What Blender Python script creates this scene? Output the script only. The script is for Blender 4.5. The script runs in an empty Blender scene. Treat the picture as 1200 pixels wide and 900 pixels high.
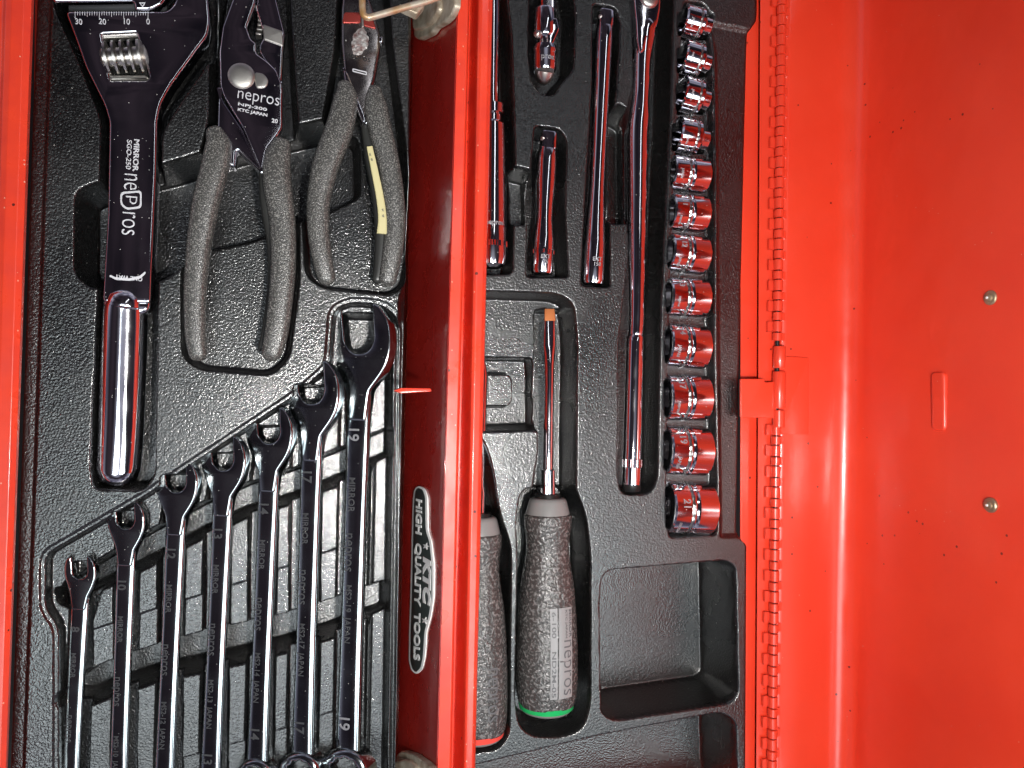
import bpy, bmesh, math, random
import numpy as np
from mathutils import Vector, Matrix
from mathutils.geometry import tessellate_polygon
random.seed(7); np.random.seed(7)
D = bpy.data
S = bpy.context.scene
COL = S.collection
R = math.radians

# ------------------------------------------------------------------ camera, world, lights
FPX = 900.0                                     # focal length in photo pixels (photo 1200 x 900)
CAM = Vector((-0.106, -0.008, 0.420))
fwd = (-CAM).normalized()
upv = (Vector((0, 1, 0)) - fwd * fwd.y).normalized()
rgt = fwd.cross(upv).normalized()
cam_d = D.cameras.new('camera'); cam = D.objects.new('camera', cam_d); COL.objects.link(cam)
m = Matrix((rgt, upv, -fwd)).transposed().to_4x4(); m.translation = CAM
cam.matrix_world = m
cam_d.sensor_width = 36; cam_d.lens = 36 * FPX / 1200; cam_d.clip_start = 0.01; cam_d.clip_end = 60
S.camera = cam

w = D.worlds.new('World'); S.world = w; w.use_nodes = True
wn = w.node_tree.nodes; wl = w.node_tree.links
bg = wn['Background']; bg.inputs['Strength'].default_value = 1.0
tc = wn.new('ShaderNodeTexCoord'); nz = wn.new('ShaderNodeTexNoise'); nz.inputs['Scale'].default_value = 3.0
nz.inputs['Detail'].default_value = 4
cr = wn.new('ShaderNodeValToRGB')
cr.color_ramp.elements[0].position = .35; cr.color_ramp.elements[0].color = (.007, .006, .009, 1)
cr.color_ramp.elements[1].position = .75; cr.color_ramp.elements[1].color = (.042, .031, .040, 1)
wl.new(tc.outputs['Generated'], nz.inputs['Vector']); wl.new(nz.outputs['Fac'], cr.inputs['Fac'])
sp_ = wn.new('ShaderNodeSeparateXYZ'); wl.new(tc.outputs['Generated'], sp_.inputs[0])
ab = wn.new('ShaderNodeMapRange'); ab.interpolation_type = 'SMOOTHSTEP'
ab.inputs['From Min'].default_value = .60; ab.inputs['From Max'].default_value = .34
wl.new(sp_.outputs['Z'], ab.inputs['Value'])
wm = wn.new('ShaderNodeMix'); wm.data_type = 'RGBA'
cr2 = wn.new('ShaderNodeValToRGB'); nz2 = wn.new('ShaderNodeTexNoise'); nz2.inputs['Scale'].default_value = 3.5; nz2.inputs['Detail'].default_value = 3
wl.new(tc.outputs['Generated'], nz2.inputs['Vector']); wl.new(nz2.outputs['Fac'], cr2.inputs['Fac'])
cr2.color_ramp.elements[0].position = .38; cr2.color_ramp.elements[0].color = (.05, .045, .075, 1)
cr2.color_ramp.elements[1].position = .66; cr2.color_ramp.elements[1].color = (.42, .42, .52, 1)
wl.new(ab.outputs['Result'], wm.inputs['Factor']); wl.new(cr.outputs['Color'], wm.inputs['A']); wl.new(cr2.outputs['Color'], wm.inputs['B'])
dp = wn.new('ShaderNodeVectorMath'); dp.operation = 'DOT_PRODUCT'; dp.inputs[1].default_value = (-.02, -.38, .925)
nv = wn.new('ShaderNodeVectorMath'); nv.operation = 'NORMALIZE'; wl.new(tc.outputs['Generated'], nv.inputs[0]); wl.new(nv.outputs[0], dp.inputs[0])
gm = wn.new('ShaderNodeMapRange'); gm.interpolation_type = 'SMOOTHSTEP'
gm.inputs['From Min'].default_value = .87; gm.inputs['From Max'].default_value = .985
wl.new(dp.outputs['Value'], gm.inputs['Value'])
wm2 = wn.new('ShaderNodeMix'); wm2.data_type = 'RGBA'; wm2.inputs['B'].default_value = (.30, .31, .38, 1)
wl.new(gm.outputs['Result'], wm2.inputs['Factor']); wl.new(wm.outputs['Result'], wm2.inputs['A'])
wl.new(wm2.outputs['Result'], bg.inputs['Color'])

def area(name, loc, target, sx, sy, power, color, shape='RECTANGLE'):
    l = D.lights.new(name, 'AREA'); l.shape = shape; l.size = sx; l.size_y = sy
    l.energy = power; l.color = color
    o = D.objects.new(name, l); COL.objects.link(o); o.location = loc
    o.rotation_euler = (Vector(target) - Vector(loc)).to_track_quat('-Z', 'Y').to_euler()
    return o
area('flash_lamp', (-0.036, -0.080, 0.47), (0.03, -0.03, 0), .024, .024, 2.35, (1, .97, .93), 'ELLIPSE')
area('ceiling_lamp', (-0.52, -0.70, 2.0), (-.2, -.12, 0), .75, .90, 10.5, (.88, .98, 1))
area('ceiling_lamp', (0.72, -0.72, 2.0), (.07, -.17, 0), .60, .85, 9.5, (.88, .98, 1))
area('tube_lamp', (0.55, 0.9, 2.1), (0, 0, 0), .10, 1.2, 1.5, (.9, .95, 1))
S.view_settings.view_transform = 'Standard'
S.view_settings.look = 'None'
S.view_settings.exposure = 0.1
S.view_settings.gamma = 1
S.render.film_transparent = False

# ------------------------------------------------------------------ projection helper
def U(px, py, z=0.0):
    """the point at height z (metres) that the photograph shows at pixel (px, py)"""
    d = fwd * FPX + rgt * (px - 600) + upv * (450 - py)
    t = (z - CAM.z) / d.z
    return CAM + d * t
def MPP(px, py, z=0.0):
    return (U(px + 1, py, z) - U(px - 1, py, z)).length / 2

# ------------------------------------------------------------------ materials
def mat(name, base, rough=.4, metal=0., spec=.5, coat=0., coat_r=.1, grain=0., gscale=1500., gdist=.0001,
        speck=None, vary=None, bump2=None, rvar=0., pips=None, gloss=0., rscale=60):
    M = D.materials.new(name); M.use_nodes = True
    n = M.node_tree.nodes; l = M.node_tree.links; p = n['Principled BSDF']
    p.inputs['Base Color'].default_value = (*base, 1)
    p.inputs['Roughness'].default_value = rough
    p.inputs['Metallic'].default_value = metal
    p.inputs['Specular IOR Level'].default_value = spec
    p.inputs['Coat Weight'].default_value = coat
    p.inputs['Coat Roughness'].default_value = coat_r
    t = n.new('ShaderNodeTexCoord')
    col = None
    def mix(fac, a, b):
        x = n.new('ShaderNodeMix'); x.data_type = 'RGBA'
        l.new(fac, x.inputs['Factor'])
        if isinstance(a, tuple): x.inputs['A'].default_value = (*a, 1)
        else: l.new(a, x.inputs['A'])
        x.inputs['B'].default_value = (*b, 1)
        return x.outputs['Result']
    def noise(scale, detail=3., lo=.4, hi=.6):
        q = n.new('ShaderNodeTexNoise'); q.inputs['Scale'].default_value = scale; q.inputs['Detail'].default_value = detail
        l.new(t.outputs['Object'], q.inputs['Vector'])
        mr = n.new('ShaderNodeMapRange'); mr.inputs['From Min'].default_value = lo; mr.inputs['From Max'].default_value = hi
        l.new(q.outputs['Fac'], mr.inputs['Value'])
        return q.outputs['Fac'], mr.outputs['Result']
    cur = base
    if vary:                                    # (colour, scale)
        _, f = noise(vary[1], 4, .35, .7); cur = mix(f, cur, vary[0])
    for sp in (speck or []):                    # (colour, cell scale, radius, keep)
        v = n.new('ShaderNodeTexVoronoi'); v.inputs['Scale'].default_value = sp[1]
        l.new(t.outputs['Object'], v.inputs['Vector'])
        a = n.new('ShaderNodeMath'); a.operation = 'LESS_THAN'; a.inputs[1].default_value = sp[2]
        l.new(v.outputs['Distance'], a.inputs[0])
        sx = n.new('ShaderNodeSeparateColor'); l.new(v.outputs['Color'], sx.inputs['Color'])
        b = n.new('ShaderNodeMath'); b.operation = 'LESS_THAN'; b.inputs[1].default_value = sp[3]
        l.new(sx.outputs['Red'], b.inputs[0])
        c = n.new('ShaderNodeMath'); c.operation = 'MULTIPLY'; l.new(a.outputs[0], c.inputs[0]); l.new(b.outputs[0], c.inputs[1])
        cur = mix(c.outputs[0], cur, sp[0])
        if metal > .5:
            k = n.new('ShaderNodeMath'); k.operation = 'SUBTRACT'; k.inputs[0].default_value = metal
            l.new(c.outputs[0], k.inputs[1]); l.new(k.outputs[0], p.inputs['Metallic'])
    if not isinstance(cur, tuple): l.new(cur, p.inputs['Base Color'])
    if pips:
        _, f = noise(gscale, 2., .50, .66); cur = mix(f, cur, pips); l.new(cur, p.inputs['Base Color'])
    nrm = None
    if grain:
        q, _ = noise(gscale, 2.)
        b = n.new('ShaderNodeBump'); b.inputs['Strength'].default_value = grain; b.inputs['Distance'].default_value = gdist
        l.new(q, b.inputs['Height']); nrm = b.outputs['Normal']
    if bump2:                                   # (scale, strength, distance)
        q, _ = noise(bump2[0], 2.)
        b = n.new('ShaderNodeBump'); b.inputs['Strength'].default_value = bump2[1]; b.inputs['Distance'].default_value = bump2[2]
        l.new(q, b.inputs['Height'])
        if nrm: l.new(nrm, b.inputs['Normal'])
        nrm = b.outputs['Normal']
    if nrm: l.new(nrm, p.inputs['Normal'])
    if nrm and gloss: l.new(nrm, p.inputs['Coat Normal']); p.inputs['Coat IOR'].default_value = gloss
    if rvar:
        q = n.new('ShaderNodeTexNoise'); q.inputs['Scale'].default_value = rscale; q.inputs['Detail'].default_value = 5
        l.new(t.outputs['Object'], q.inputs['Vector'])
        mr = n.new('ShaderNodeMapRange'); mr.inputs['From Min'].default_value = .35; mr.inputs['From Max'].default_value = .7
        mr.inputs['To Min'].default_value = rough; mr.inputs['To Max'].default_value = rough + rvar
        l.new(q.outputs['Fac'], mr.inputs['Value']); l.new(mr.outputs['Result'], p.inputs['Roughness'])
    return M
DUST = ((.62, .58, .52), 420., .10, .10)
M_PLASTIC = mat('black_moulded_plastic', (.0025, .0023, .0022), .17, spec=1., coat=.4, coat_r=.16, gloss=1.7, rscale=14, grain=1., gscale=950, gdist=.00032, pips=(.020, .0195, .019),
                speck=[((.45, .43, .40), 520., .13, .06)], rvar=.22)
M_RED = mat('red_enamel_paint', (.82, .058, .023), .28, spec=.5, coat=.5, coat_r=.17, bump2=(70, .12, .0015), grain=.05, gscale=600,
            speck=[((.16, .012, .008), 165., .11, .16), ((.75, .45, .35), 260., .06, .05)], vary=((.76, .044, .018), 14), rvar=.14)
M_CHROME = mat('mirror_chrome', (.80, .78, .82), .04, metal=1, bump2=(45, .06, .001), speck=[((.6, .58, .55), 620., .12, .13)], rvar=.08)
M_CHROME2 = mat('dark_mirror_chrome', (.50, .53, .54), .085, metal=1, bump2=(45, .06, .001), speck=[((.55, .55, .52), 700., .12, .14)], rvar=.10)
M_JAW = mat('worn_dark_steel', (.42, .38, .37), .16, metal=1, bump2=(60, .3, .001), rvar=.2, speck=[((.6, .58, .55), 520., .14, .10)])
M_REDREFL = mat('steel_painted_red_reflection', (.36, .05, .04), .28, metal=.55, rvar=.2)  # reflection of red painted into the steel colour of the cutter tips
M_STEEL = mat('satin_steel', (.50, .47, .44), .26, metal=1, grain=.15, gscale=900, rvar=.2)
M_BRUSH = mat('dull_ground_steel', (.55, .52, .48), .38, metal=1, grain=.3, gscale=1200, rvar=.15)
M_LATCH = mat('tarnished_zinc', (.62, .56, .45), .40, metal=.45, vary=((.36, .27, .18), 160), grain=.4, gscale=700, gdist=.0003, rvar=.2)
M_WIRE = mat('rusty_wire', (.66, .58, .46), .38, metal=.5, vary=((.50, .27, .10), 110), grain=.3, gscale=900)
M_GRIP = mat('grey_grained_rubber', (.052, .050, .047), .27, spec=.7, grain=1., gscale=1500, gdist=.00025, pips=(.25, .24, .222))
M_GRIPDARK = mat('dark_rubber', (.03, .03, .028), .35, spec=.5, grain=.5, gscale=1500)
M_HANDLE = mat('pebbled_grey_handle', (.050, .047, .045), .24, spec=.7, grain=1., gscale=620, gdist=.0009, pips=(.18, .17, .165))
M_COLLAR = mat('smooth_grey_plastic', (.22, .215, .21), .32, spec=.5, grain=.15)
M_PLATE = mat('pale_grey_plate', (.27, .265, .265), .3, spec=.5, grain=.2)
M_GREEN = mat('green_plastic', (.01, .38, .10), .3)
M_REDP = mat('red_plastic', (.75, .07, .05), .3)
M_PRINT = mat('etched_white_marking', (.72, .71, .74), .45, metal=.3)
M_SOFTPRINT = mat('faint_etched_marking', (.42, .41, .43), .4, metal=.6)
M_RIM = mat('worn_red_rim_enamel', (.82, .058, .023), .26, coat=.5, coat_r=.12, bump2=(90, .2, .001), speck=[((.85, .36, .26), 520., .20, .05), ((.12, .015, .01), 150., .12, .14)], vary=((.70, .040, .018), 60), rvar=.2)
M_BRASS = mat('dull_brass', (.42, .35, .23), .38, metal=.85, rvar=.2)
M_MAROON = mat('front_panel_maroon', (.38, .017, .012), .22, spec=.5, coat=.8, coat_r=.07, bump2=(55, .25, .0015), speck=[((.55, .16, .12), 300., .06, .10)], vary=((.34, .016, .012), 30), rvar=.2)  # dark maroon base colour, used on the front panel alone
M_DARKPRINT = mat('dark_engraving', (.10, .10, .105), .5)
M_ENGR = mat('engraved_dull_metal', (.085, .085, .09), .5, metal=.5)
M_BLACK = mat('black_dull_metal', (.02, .02, .02), .4, metal=.5)  # plain near-black base shared by pin, recess, rail and caps
M_YELLOW = mat('cream_yellow_tape', (.62, .55, .29), .5, grain=.2)
M_BADGE = mat('dark_badge_ground', (.035, .045, .042), .35, metal=.2)
M_WHITE = mat('badge_silver_white', (.92, .91, .88), .35)
M_ORANGEREFL = mat('painted_orange_reflection', (.75, .26, .09), .35, metal=.5)  # orange base colour stands in for a red reflection on the blade tip
M_FLOOR = mat('dark_bench_wood', (.03, .022, .018), .6, bump2=(30, .3, .002), vary=((.015, .012, .01), 9))

# ------------------------------------------------------------------ object helpers
def mk(name, V, F, material, parent=None, sharp=40, smooth=True):
    me = D.meshes.new(name); me.from_pydata([tuple(v) for v in V], [], F)
    me.validate()
    if smooth:
        me.polygons.foreach_set('use_smooth', [True] * len(me.polygons))
        if sharp: me.set_sharp_from_angle(angle=R(sharp))
    me.materials.append(material)
    o = D.objects.new(name, me); COL.objects.link(o)
    if parent: o.parent = parent
    return o
def empty(name, label, cat, loc=(0, 0, 0), group=None):
    o = D.objects.new(name, None); COL.objects.link(o); o.location = loc; o.empty_display_size = .01
    o['label'] = label; o['category'] = cat
    if group: o['group'] = group
    return o
class Geo:
    """collects pieces (all in world space) that end up in one mesh"""
    def __init__(s): s.V = []; s.F = []
    def add(s, V, F):
        k = len(s.V); s.V += [Vector(v) for v in V]; s.F += [tuple(i + k for i in f) for f in F]; return s
    def build(s, name, material, root=None, sharp=40, smooth=True):
        V = s.V
        if root is not None:
            inv = root_inv(root); V = [inv @ v for v in V]
        o = mk(name, V, s.F, material, root, sharp, smooth)
        return o
def world_of(o):
    M = o.matrix_basis.copy(); p = o.parent
    while p: M = p.matrix_basis @ M; p = p.parent
    return M
def root_inv(o): return world_of(o).inverted()

def fillet(pts, r, n=5):
    """rounded closed polygon (2D); r a number or per-vertex list"""
    out = []; N = len(pts)
    for i in range(N):
        p0 = np.array(pts[i - 1], float); p1 = np.array(pts[i], float); p2 = np.array(pts[(i + 1) % N], float)
        rr = r[i] if isinstance(r, (list, tuple)) else r
        a = p0 - p1; b = p2 - p1; la = np.linalg.norm(a); lb = np.linalg.norm(b)
        d = min(rr, la * .48, lb * .48)
        A = p1 + a / la * d; B = p1 + b / lb * d
        for k in range(n + 1):
            t = k / n
            q = (1 - t) ** 2 * A + 2 * t * (1 - t) * p1 + t * t * B
            out.append((q[0], q[1]))
    return out
def offset2(pts, d):
    """inward offset of a closed polygon"""
    P = np.array(pts, float); N = len(P)
    area2 = np.sum(P[:, 0] * np.roll(P[:, 1], -1) - np.roll(P[:, 0], -1) * P[:, 1])
    s = 1 if area2 > 0 else -1
    e = np.roll(P, -1, 0) - P; ln = np.linalg.norm(e, axis=1, keepdims=True); ln[ln < 1e-9] = 1e-9; e = e / ln
    nrm = np.stack([-e[:, 1], e[:, 0]], 1) * s
    nv = nrm + np.roll(nrm, 1, 0); l2 = np.sum(nv * nv, 1, keepdims=True); l2[l2 < .4] = .4
    return P + nv / l2 * 2 * d
def plate(outline, zt, th, bev=.0006, holes=(), frame=None, bseg=3):
    """rounded-edge plate; outline and holes in metres, 2D. frame: 4x4 placing local (x, y, z)"""
    V = []; F = []
    loops_top = []
    for li, lp in enumerate([outline] + list(holes)):
        P = np.array(lp, float); N = len(P)
        sgn = 1 if li == 0 else -1
        rings = [(0, zt - th), (0, zt - bev)]
        for k in range(1, bseg + 1):
            a = math.pi / 2 * k / bseg
            rings.append((bev * (1 - math.cos(a)) * sgn, zt - bev + bev * math.sin(a)))
        base = len(V)
        for (d, z) in rings:
            Q = offset2(P, d) if d else P
            for q in Q: V.append(Vector((q[0], q[1], z)))
        ar = np.sum(P[:, 0] * np.roll(P[:, 1], -1) - np.roll(P[:, 0], -1) * P[:, 1])
        flip = (ar < 0) ^ (li > 0)
        for j in range(len(rings) - 1):
            for i in range(N):
                a = base + j * N + i; b = base + j * N + (i + 1) % N; c = b + N; d_ = a + N
                F.append((a, d_, c, b) if flip else (a, b, c, d_))
        loops_top.append([base + (len(rings) - 1) * N + i for i in range(N)])
        if li == 0: loops_bot = [[base + i for i in range(N)]]
        else: loops_bot.append([base + i for i in range(N)])
    for loops, up in ((loops_top, True), (loops_bot, False)):
        flat = [i for l in loops for i in l]
        tr = tessellate_polygon([[V[i].to_2d().to_3d() for i in l] for l in loops])
        for t in tr:
            f = [flat[i] for i in t]
            a, b, c = (V[i] for i in f)
            nz_ = (b - a).cross(c - a).z
            if (nz_ > 0) != up: f = f[::-1]
            F.append(tuple(f))
    if frame is not None: V = [frame @ v for v in V]
    return V, F
def px_plate(pts, zt, th, bev=.0006, holes=(), r=3):
    o = [tuple(U(x, y, zt)[:2]) for x, y in (fillet(pts, r) if r else pts)]
    h = [[tuple(U(x, y, zt)[:2]) for x, y in (fillet(q, 2) if r else q)] for q in holes]
    return plate(o, zt, th, bev, h)
def box(x0, x1, y0, y1, z0, z1):
    V = [(x, y, z) for z in (z0, z1) for x, y in ((x0, y0), (x1, y0), (x1, y1), (x0, y1))]
    F = [(3, 2, 1, 0), (4, 5, 6, 7), (0, 1, 5, 4), (1, 2, 6, 5), (2, 3, 7, 6), (3, 0, 4, 7)]
    return V, F
def lathe(A, B, prof, seg=32, side=None, squash=1., n=2., cap=True, ribs=None):
    """prof: list of (t, r) along A->B. n: superellipse power (2 round, 6 square), may be list."""
    A = Vector(A); B = Vector(B); ax = (B - A); L = ax.length; ax.normalize()
    sd = Vector(side) if side else Vector((0, 0, 1)).cross(ax)
    sd = (sd - ax * sd.dot(ax)).normalized(); up = ax.cross(sd)
    if up.z < 0: up = -up
    V = []; F = []
    for k, (t, r) in enumerate(prof):
        nn = n[k] if isinstance(n, (list, tuple)) else n
        sq = squash[k] if isinstance(squash, (list, tuple)) else squash
        for i in range(seg):
            a = 2 * math.pi * (i + .5) / seg
            c, s = math.cos(a), math.sin(a)
            q = (abs(c) ** nn + abs(s) ** nn) ** (-1 / nn)
            rr = r * (1 + (ribs[1] if ribs and k in ribs[2] and (i // ribs[0]) % 2 else 0))
            V.append(A + ax * (t * L) + sd * (rr * q * c) + up * (rr * q * s * sq))
    for k in range(len(prof) - 1):
        for i in range(seg):
            j = (i + 1) % seg
            F.append((k * seg + i, k * seg + j, (k + 1) * seg + j, (k + 1) * seg + i))
    if cap:
        F.append(tuple(range(seg))[::-1]); F.append(tuple((len(prof) - 1) * seg + i for i in range(seg)))
    # orientation check
    a, b, c = V[F[0][0]], V[F[0][1]], V[F[0][2]]
    mid = A + ax * (sum(p[0] for p in prof[:2]) / 2 * L)
    if (b - a).cross(c - a).dot(((a + b + c) / 3) - mid) < 0: F = [f[::-1] for f in F]
    return V, F
def catmull(P, n):
    P = [np.array(p, float) for p in P]; P = [2 * P[0] - P[1]] + P + [2 * P[-1] - P[-2]]
    out = []
    for i in range(1, len(P) - 2):
        for k in range(n):
            t = k / n
            out.append(.5 * ((2 * P[i]) + (-P[i - 1] + P[i + 1]) * t + (2 * P[i - 1] - 5 * P[i] + 4 * P[i + 1] - P[i + 2]) * t * t
                             + (-P[i - 1] + 3 * P[i] - 3 * P[i + 1] + P[i + 2]) * t ** 3))
    out.append(P[-2]); return out
def sweep(path, seg=28, n=2.6, ratio=.85, sub=6, end=True):
    """path: (px, py, z, half width px [, half height m]); cross-section superellipse"""
    Q = catmull([(p[0], p[1], p[2], p[3], p[4] if len(p) > 4 else p[3] * .00047 * ratio) for p in path], sub)
    C = [U(q[0], q[1], q[2]) for q in Q]; Wd = [q[3] * MPP(q[0], q[1], q[2]) for q in Q]; Hh = [q[4] for q in Q]
    rings = []
    N = len(C)
    for i in range(N):
        T = (C[min(i + 1, N - 1)] - C[max(i - 1, 0)]).normalized()
        sd = T.cross(Vector((0, 0, 1))).normalized(); up = sd.cross(T).normalized()
        rings.append((C[i], sd, up, Wd[i], Hh[i], T))
    full = []
    if end:
        c, sd, up, w_, h_, T = rings[0]
        for k in (3, 2, 1):
            a = math.pi / 2 * k / 3.3; full.append((c - T * w_ * .8 * math.sin(a), sd, up, w_ * math.cos(a), h_ * math.cos(a), T))
    full += rings
    if end:
        c, sd, up, w_, h_, T = rings[-1]
        for k in (1, 2, 3):
            a = math.pi / 2 * k / 3.3; full.append((c + T * w_ * .8 * math.sin(a), sd, up, w_ * math.cos(a), h_ * math.cos(a), T))
    V = []; F = []
    for (c, sd, up, w_, h_, T) in full:
        for i in range(seg):
            a = 2 * math.pi * i / seg; cc, ss = math.cos(a), math.sin(a)
            q = (abs(cc) ** n + abs(ss) ** n) ** (-1 / n)
            V.append(c + sd * (w_ * q * cc) + up * (h_ * q * ss))
    for k in range(len(full) - 1):
        for i in range(seg):
            j = (i + 1) % seg; F.append((k * seg + i, (k + 1) * seg + i, (k + 1) * seg + j, k * seg + j))
    F.append(tuple(range(seg))); F.append(tuple((len(full) - 1) * seg + i for i in range(seg))[::-1])
    a, b, c = V[F[0][0]], V[F[0][1]], V[F[0][2]]
    if (b - a).cross(c - a).dot((a + c) / 2 - full[0][0]) < 0: F = [f[::-1] for f in F]
    return V, F
def tube(pts, r, seg=12):
    P = [Vector(p) for p in pts]; V = []; F = []; N = len(P); ref = Vector((.3, .2, .9))
    for i in range(N):
        T = (P[min(i + 1, N - 1)] - P[max(i - 1, 0)]).normalized(); a = T.cross(ref).normalized(); b = a.cross(T)
        for k in range(seg):
            an = 2 * math.pi * k / seg; V.append(P[i] + a * (r * math.cos(an)) + b * (r * math.sin(an)))
    for i in range(N - 1):
        for k in range(seg):
            j = (k + 1) % seg; F.append((i * seg + k, i * seg + j, (i + 1) * seg + j, (i + 1) * seg + k))
    F.append(tuple(range(seg))[::-1]); F.append(tuple((N - 1) * seg + k for k in range(seg)))
    return V, F
def text_geo(s, size, depth=.00012, shear=0., bold=0., sx=1., space=1.):
    c = D.curves.new('txt', 'FONT'); c.body = s; c.size = size; c.extrude = depth; c.shear = shear; c.offset = bold
    c.align_x = 'CENTER'; c.align_y = 'CENTER'; c.resolution_u = 4; c.space_character = space
    o = D.objects.new('txt', c); COL.objects.link(o)
    bpy.context.view_layer.update()
    me = D.meshes.new_from_object(o.evaluated_get(bpy.context.evaluated_depsgraph_get()))
    V = [Vector((v.co.x * sx, v.co.y, v.co.z)) for v in me.vertices]; F = [tuple(p.vertices) for p in me.polygons]
    D.objects.remove(o); D.curves.remove(c); D.meshes.remove(me)
    return V, F
def frame_at(loc, xdir, ydir):
    x = Vector(xdir).normalized(); z = x.cross(Vector(ydir)).normalized(); y = z.cross(x)
    M = Matrix((x, y, z)).transposed().to_4x4(); M.translation = Vector(loc); return M
def text_fit(name, s_, px, py, z, wpx, hpx, ang, material, root, bold=0., shear=0., depth=.00005):
    V, F = text_geo(s_, .01, depth, shear, bold); k = MPP(px, py, z)
    xs = [v.x for v in V]; ys = [v.y for v in V]
    kx = wpx * k / (max(xs) - min(xs)); ky = hpx * k / (max(ys) - min(ys)); mx_ = (max(xs) + min(xs)) / 2; my_ = (max(ys) + min(ys)) / 2
    M = Matrix.Translation(U(px, py, z)) @ Matrix.Rotation(R(ang), 4, 'Z')
    g = Geo(); g.add([M @ Vector(((v.x - mx_) * kx, (v.y - my_) * ky, v.z)) for v in V], F)
    return g.build(name, material, root, sharp=0, smooth=False)
def text_px(name, s, px, py, z, size_px, ang, material, root, shear=0., bold=0., sx=1., space=1., depth=.00012, to=None):
    """flat lettering on a level face; ang in degrees, 0 reads left to right, -90 reads downwards"""
    k = MPP(px, py, z)
    V, F = text_geo(s, size_px * k, depth, shear, bold, sx, space)
    c = U(px, py, z); M = Matrix.Translation(c) @ Matrix.Rotation(R(ang), 4, 'Z')
    g = Geo(); g.add([M @ v for v in V], F)
    return g.build(name, material, root, sharp=0, smooth=False)

# ------------------------------------------------------------------ setting: surface under the box
o = mk('workbench_top', *box(-.9, .9, -.7, .7, -.125, -.105), M_FLOOR, smooth=False); o['kind'] = 'structure'

# ------------------------------------------------------------------ red steel toolbox
tb = empty('toolbox', 'open red steel toolbox with hinged lid upright at the right, two black trays inside', 'toolbox', (0, 0, -.105))
def lerp(a, b, t): return a + (b - a) * t
def strip(corners, th, name, root=tb, bev=.0008, material=None, r=0):
    """sheet through px corners (px, py, z) at top, thickness downwards"""
    P = [U(*c) for c in corners]
    g = Geo(); n = len(P)
    nrm = (P[1] - P[0]).cross(P[2] - P[0]).normalized()
    if nrm.z < 0: nrm = -nrm
    x = (P[1] - P[0]).normalized(); y = nrm.cross(x)
    M = Matrix((x, y, nrm)).transposed().to_4x4(); M.translation = P[0]
    inv = M.inverted()
    L = [(inv @ p)[:2] for p in P]
    V, F = plate([tuple(q) for q in (fillet(L, r) if r else L)], 0, th, bev, frame=M)
    g.add(V, F)
    return g.build(name, material or M_RED, root)
Y0, Y1 = -130, 1000
def LX(x_top, x_bot, y): return x_top + (x_bot - x_top) * y / 900.
def band(xt0, xb0, xt1, xb1, z0, z1, th, name, **k):
    return strip([(LX(xt0, xb0, Y1), Y1, z0), (LX(xt1, xb1, Y1), Y1, z1), (LX(xt1, xb1, Y0), Y0, z1), (LX(xt0, xb0, Y0), Y0, z0)], th, name, **k)

def profile_sheet(prof, name, root=tb, ycount=24, material=None, sub=None, sharp=30, wob=0):
    """bent sheet: prof = list of (x px at photo top, x px at photo bottom, z); extruded along the length of the box"""
    V = []; F = []
    A = [U(LX(a, b, Y0), Y0, z) for a, b, z in prof]; B = [U(LX(a, b, Y1), Y1, z) for a, b, z in prof]
    tst = [(A[i] - A[i - 1]).length > .0025 for i in range(1, len(A))]
    def supp2(P):
        out = [P[0]]
        for i in range(1, len(P)):
            if tst[i - 1]:
                e = .0004 / (P[i] - P[i - 1]).length; out += [P[i - 1].lerp(P[i], e), P[i - 1].lerp(P[i], 1 - e)]
            out.append(P[i])
        return out
    A = supp2(A); B = supp2(B); n = len(A)
    for k in range(ycount + 1):
        t = k / ycount
        for i in range(n):
            v = A[i].lerp(B[i], t)
            if wob: v = v + Vector((math.sin(k * 1.3 + i * .7) * wob, 0, math.sin(k * .9 + i) * wob))
            V.append(v)
    for k in range(ycount):
        for i in range(n - 1):
            F.append((k * n + i, (k + 1) * n + i, (k + 1) * n + i + 1, k * n + i + 1))
    g = Geo(); g.add(V, F); o = g.build(name, material or M_RED, root, sharp)
    s = o.modifiers.new('thick', 'SOLIDIFY'); s.thickness = .0009; s.offset = -1
    return o
def arc_pts(c, r, a0, a1, n):
    return [(c[0] + r * math.cos(R(a0 + (a1 - a0) * i / n)), c[1] + r * math.sin(R(a0 + (a1 - a0) * i / n))) for i in range(n + 1)]
ZR = .024      # height of the divider rim above the trays
# front wall of the rear half, seen from outside, with its folded rim
PZ0, PZ1 = -.045, ZR - .001
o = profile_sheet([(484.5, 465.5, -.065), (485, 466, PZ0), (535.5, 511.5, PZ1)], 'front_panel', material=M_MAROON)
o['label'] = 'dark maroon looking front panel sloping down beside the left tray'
profile_sheet([(535.5, 511.5, ZR - .002), (537, 513, ZR), (548, 526.5, ZR), (549.5, 528.5, ZR - .0008), (550, 529, ZR - .019), (551.5, 530.5, ZR - .019),
               (559.5, 542, ZR - .001), (561, 544, ZR + .0012), (565, 547, ZR + .002), (573, 553.5, ZR + .0016),
               (577, 556.5, ZR - .0005), (577.5, 557, ZR - .003)], 'folded_rim', sharp=60, material=M_RIM)
profile_sheet([(569, 549, ZR - .003), (565, 546, -.05)], 'inner_wall')
# left side of the box
profile_sheet([(-22, -50, -.05), (-22, -50, .008), (2, -26, .008), (4, -24, .0085), (7, -21, .0105), (14, -15, .0115), (28, 0, .0115), (37, 7, .0095),
               (40, 9, .006), (40, 9, -.03)], 'left_rim', sharp=60, material=M_RIM)
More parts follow.
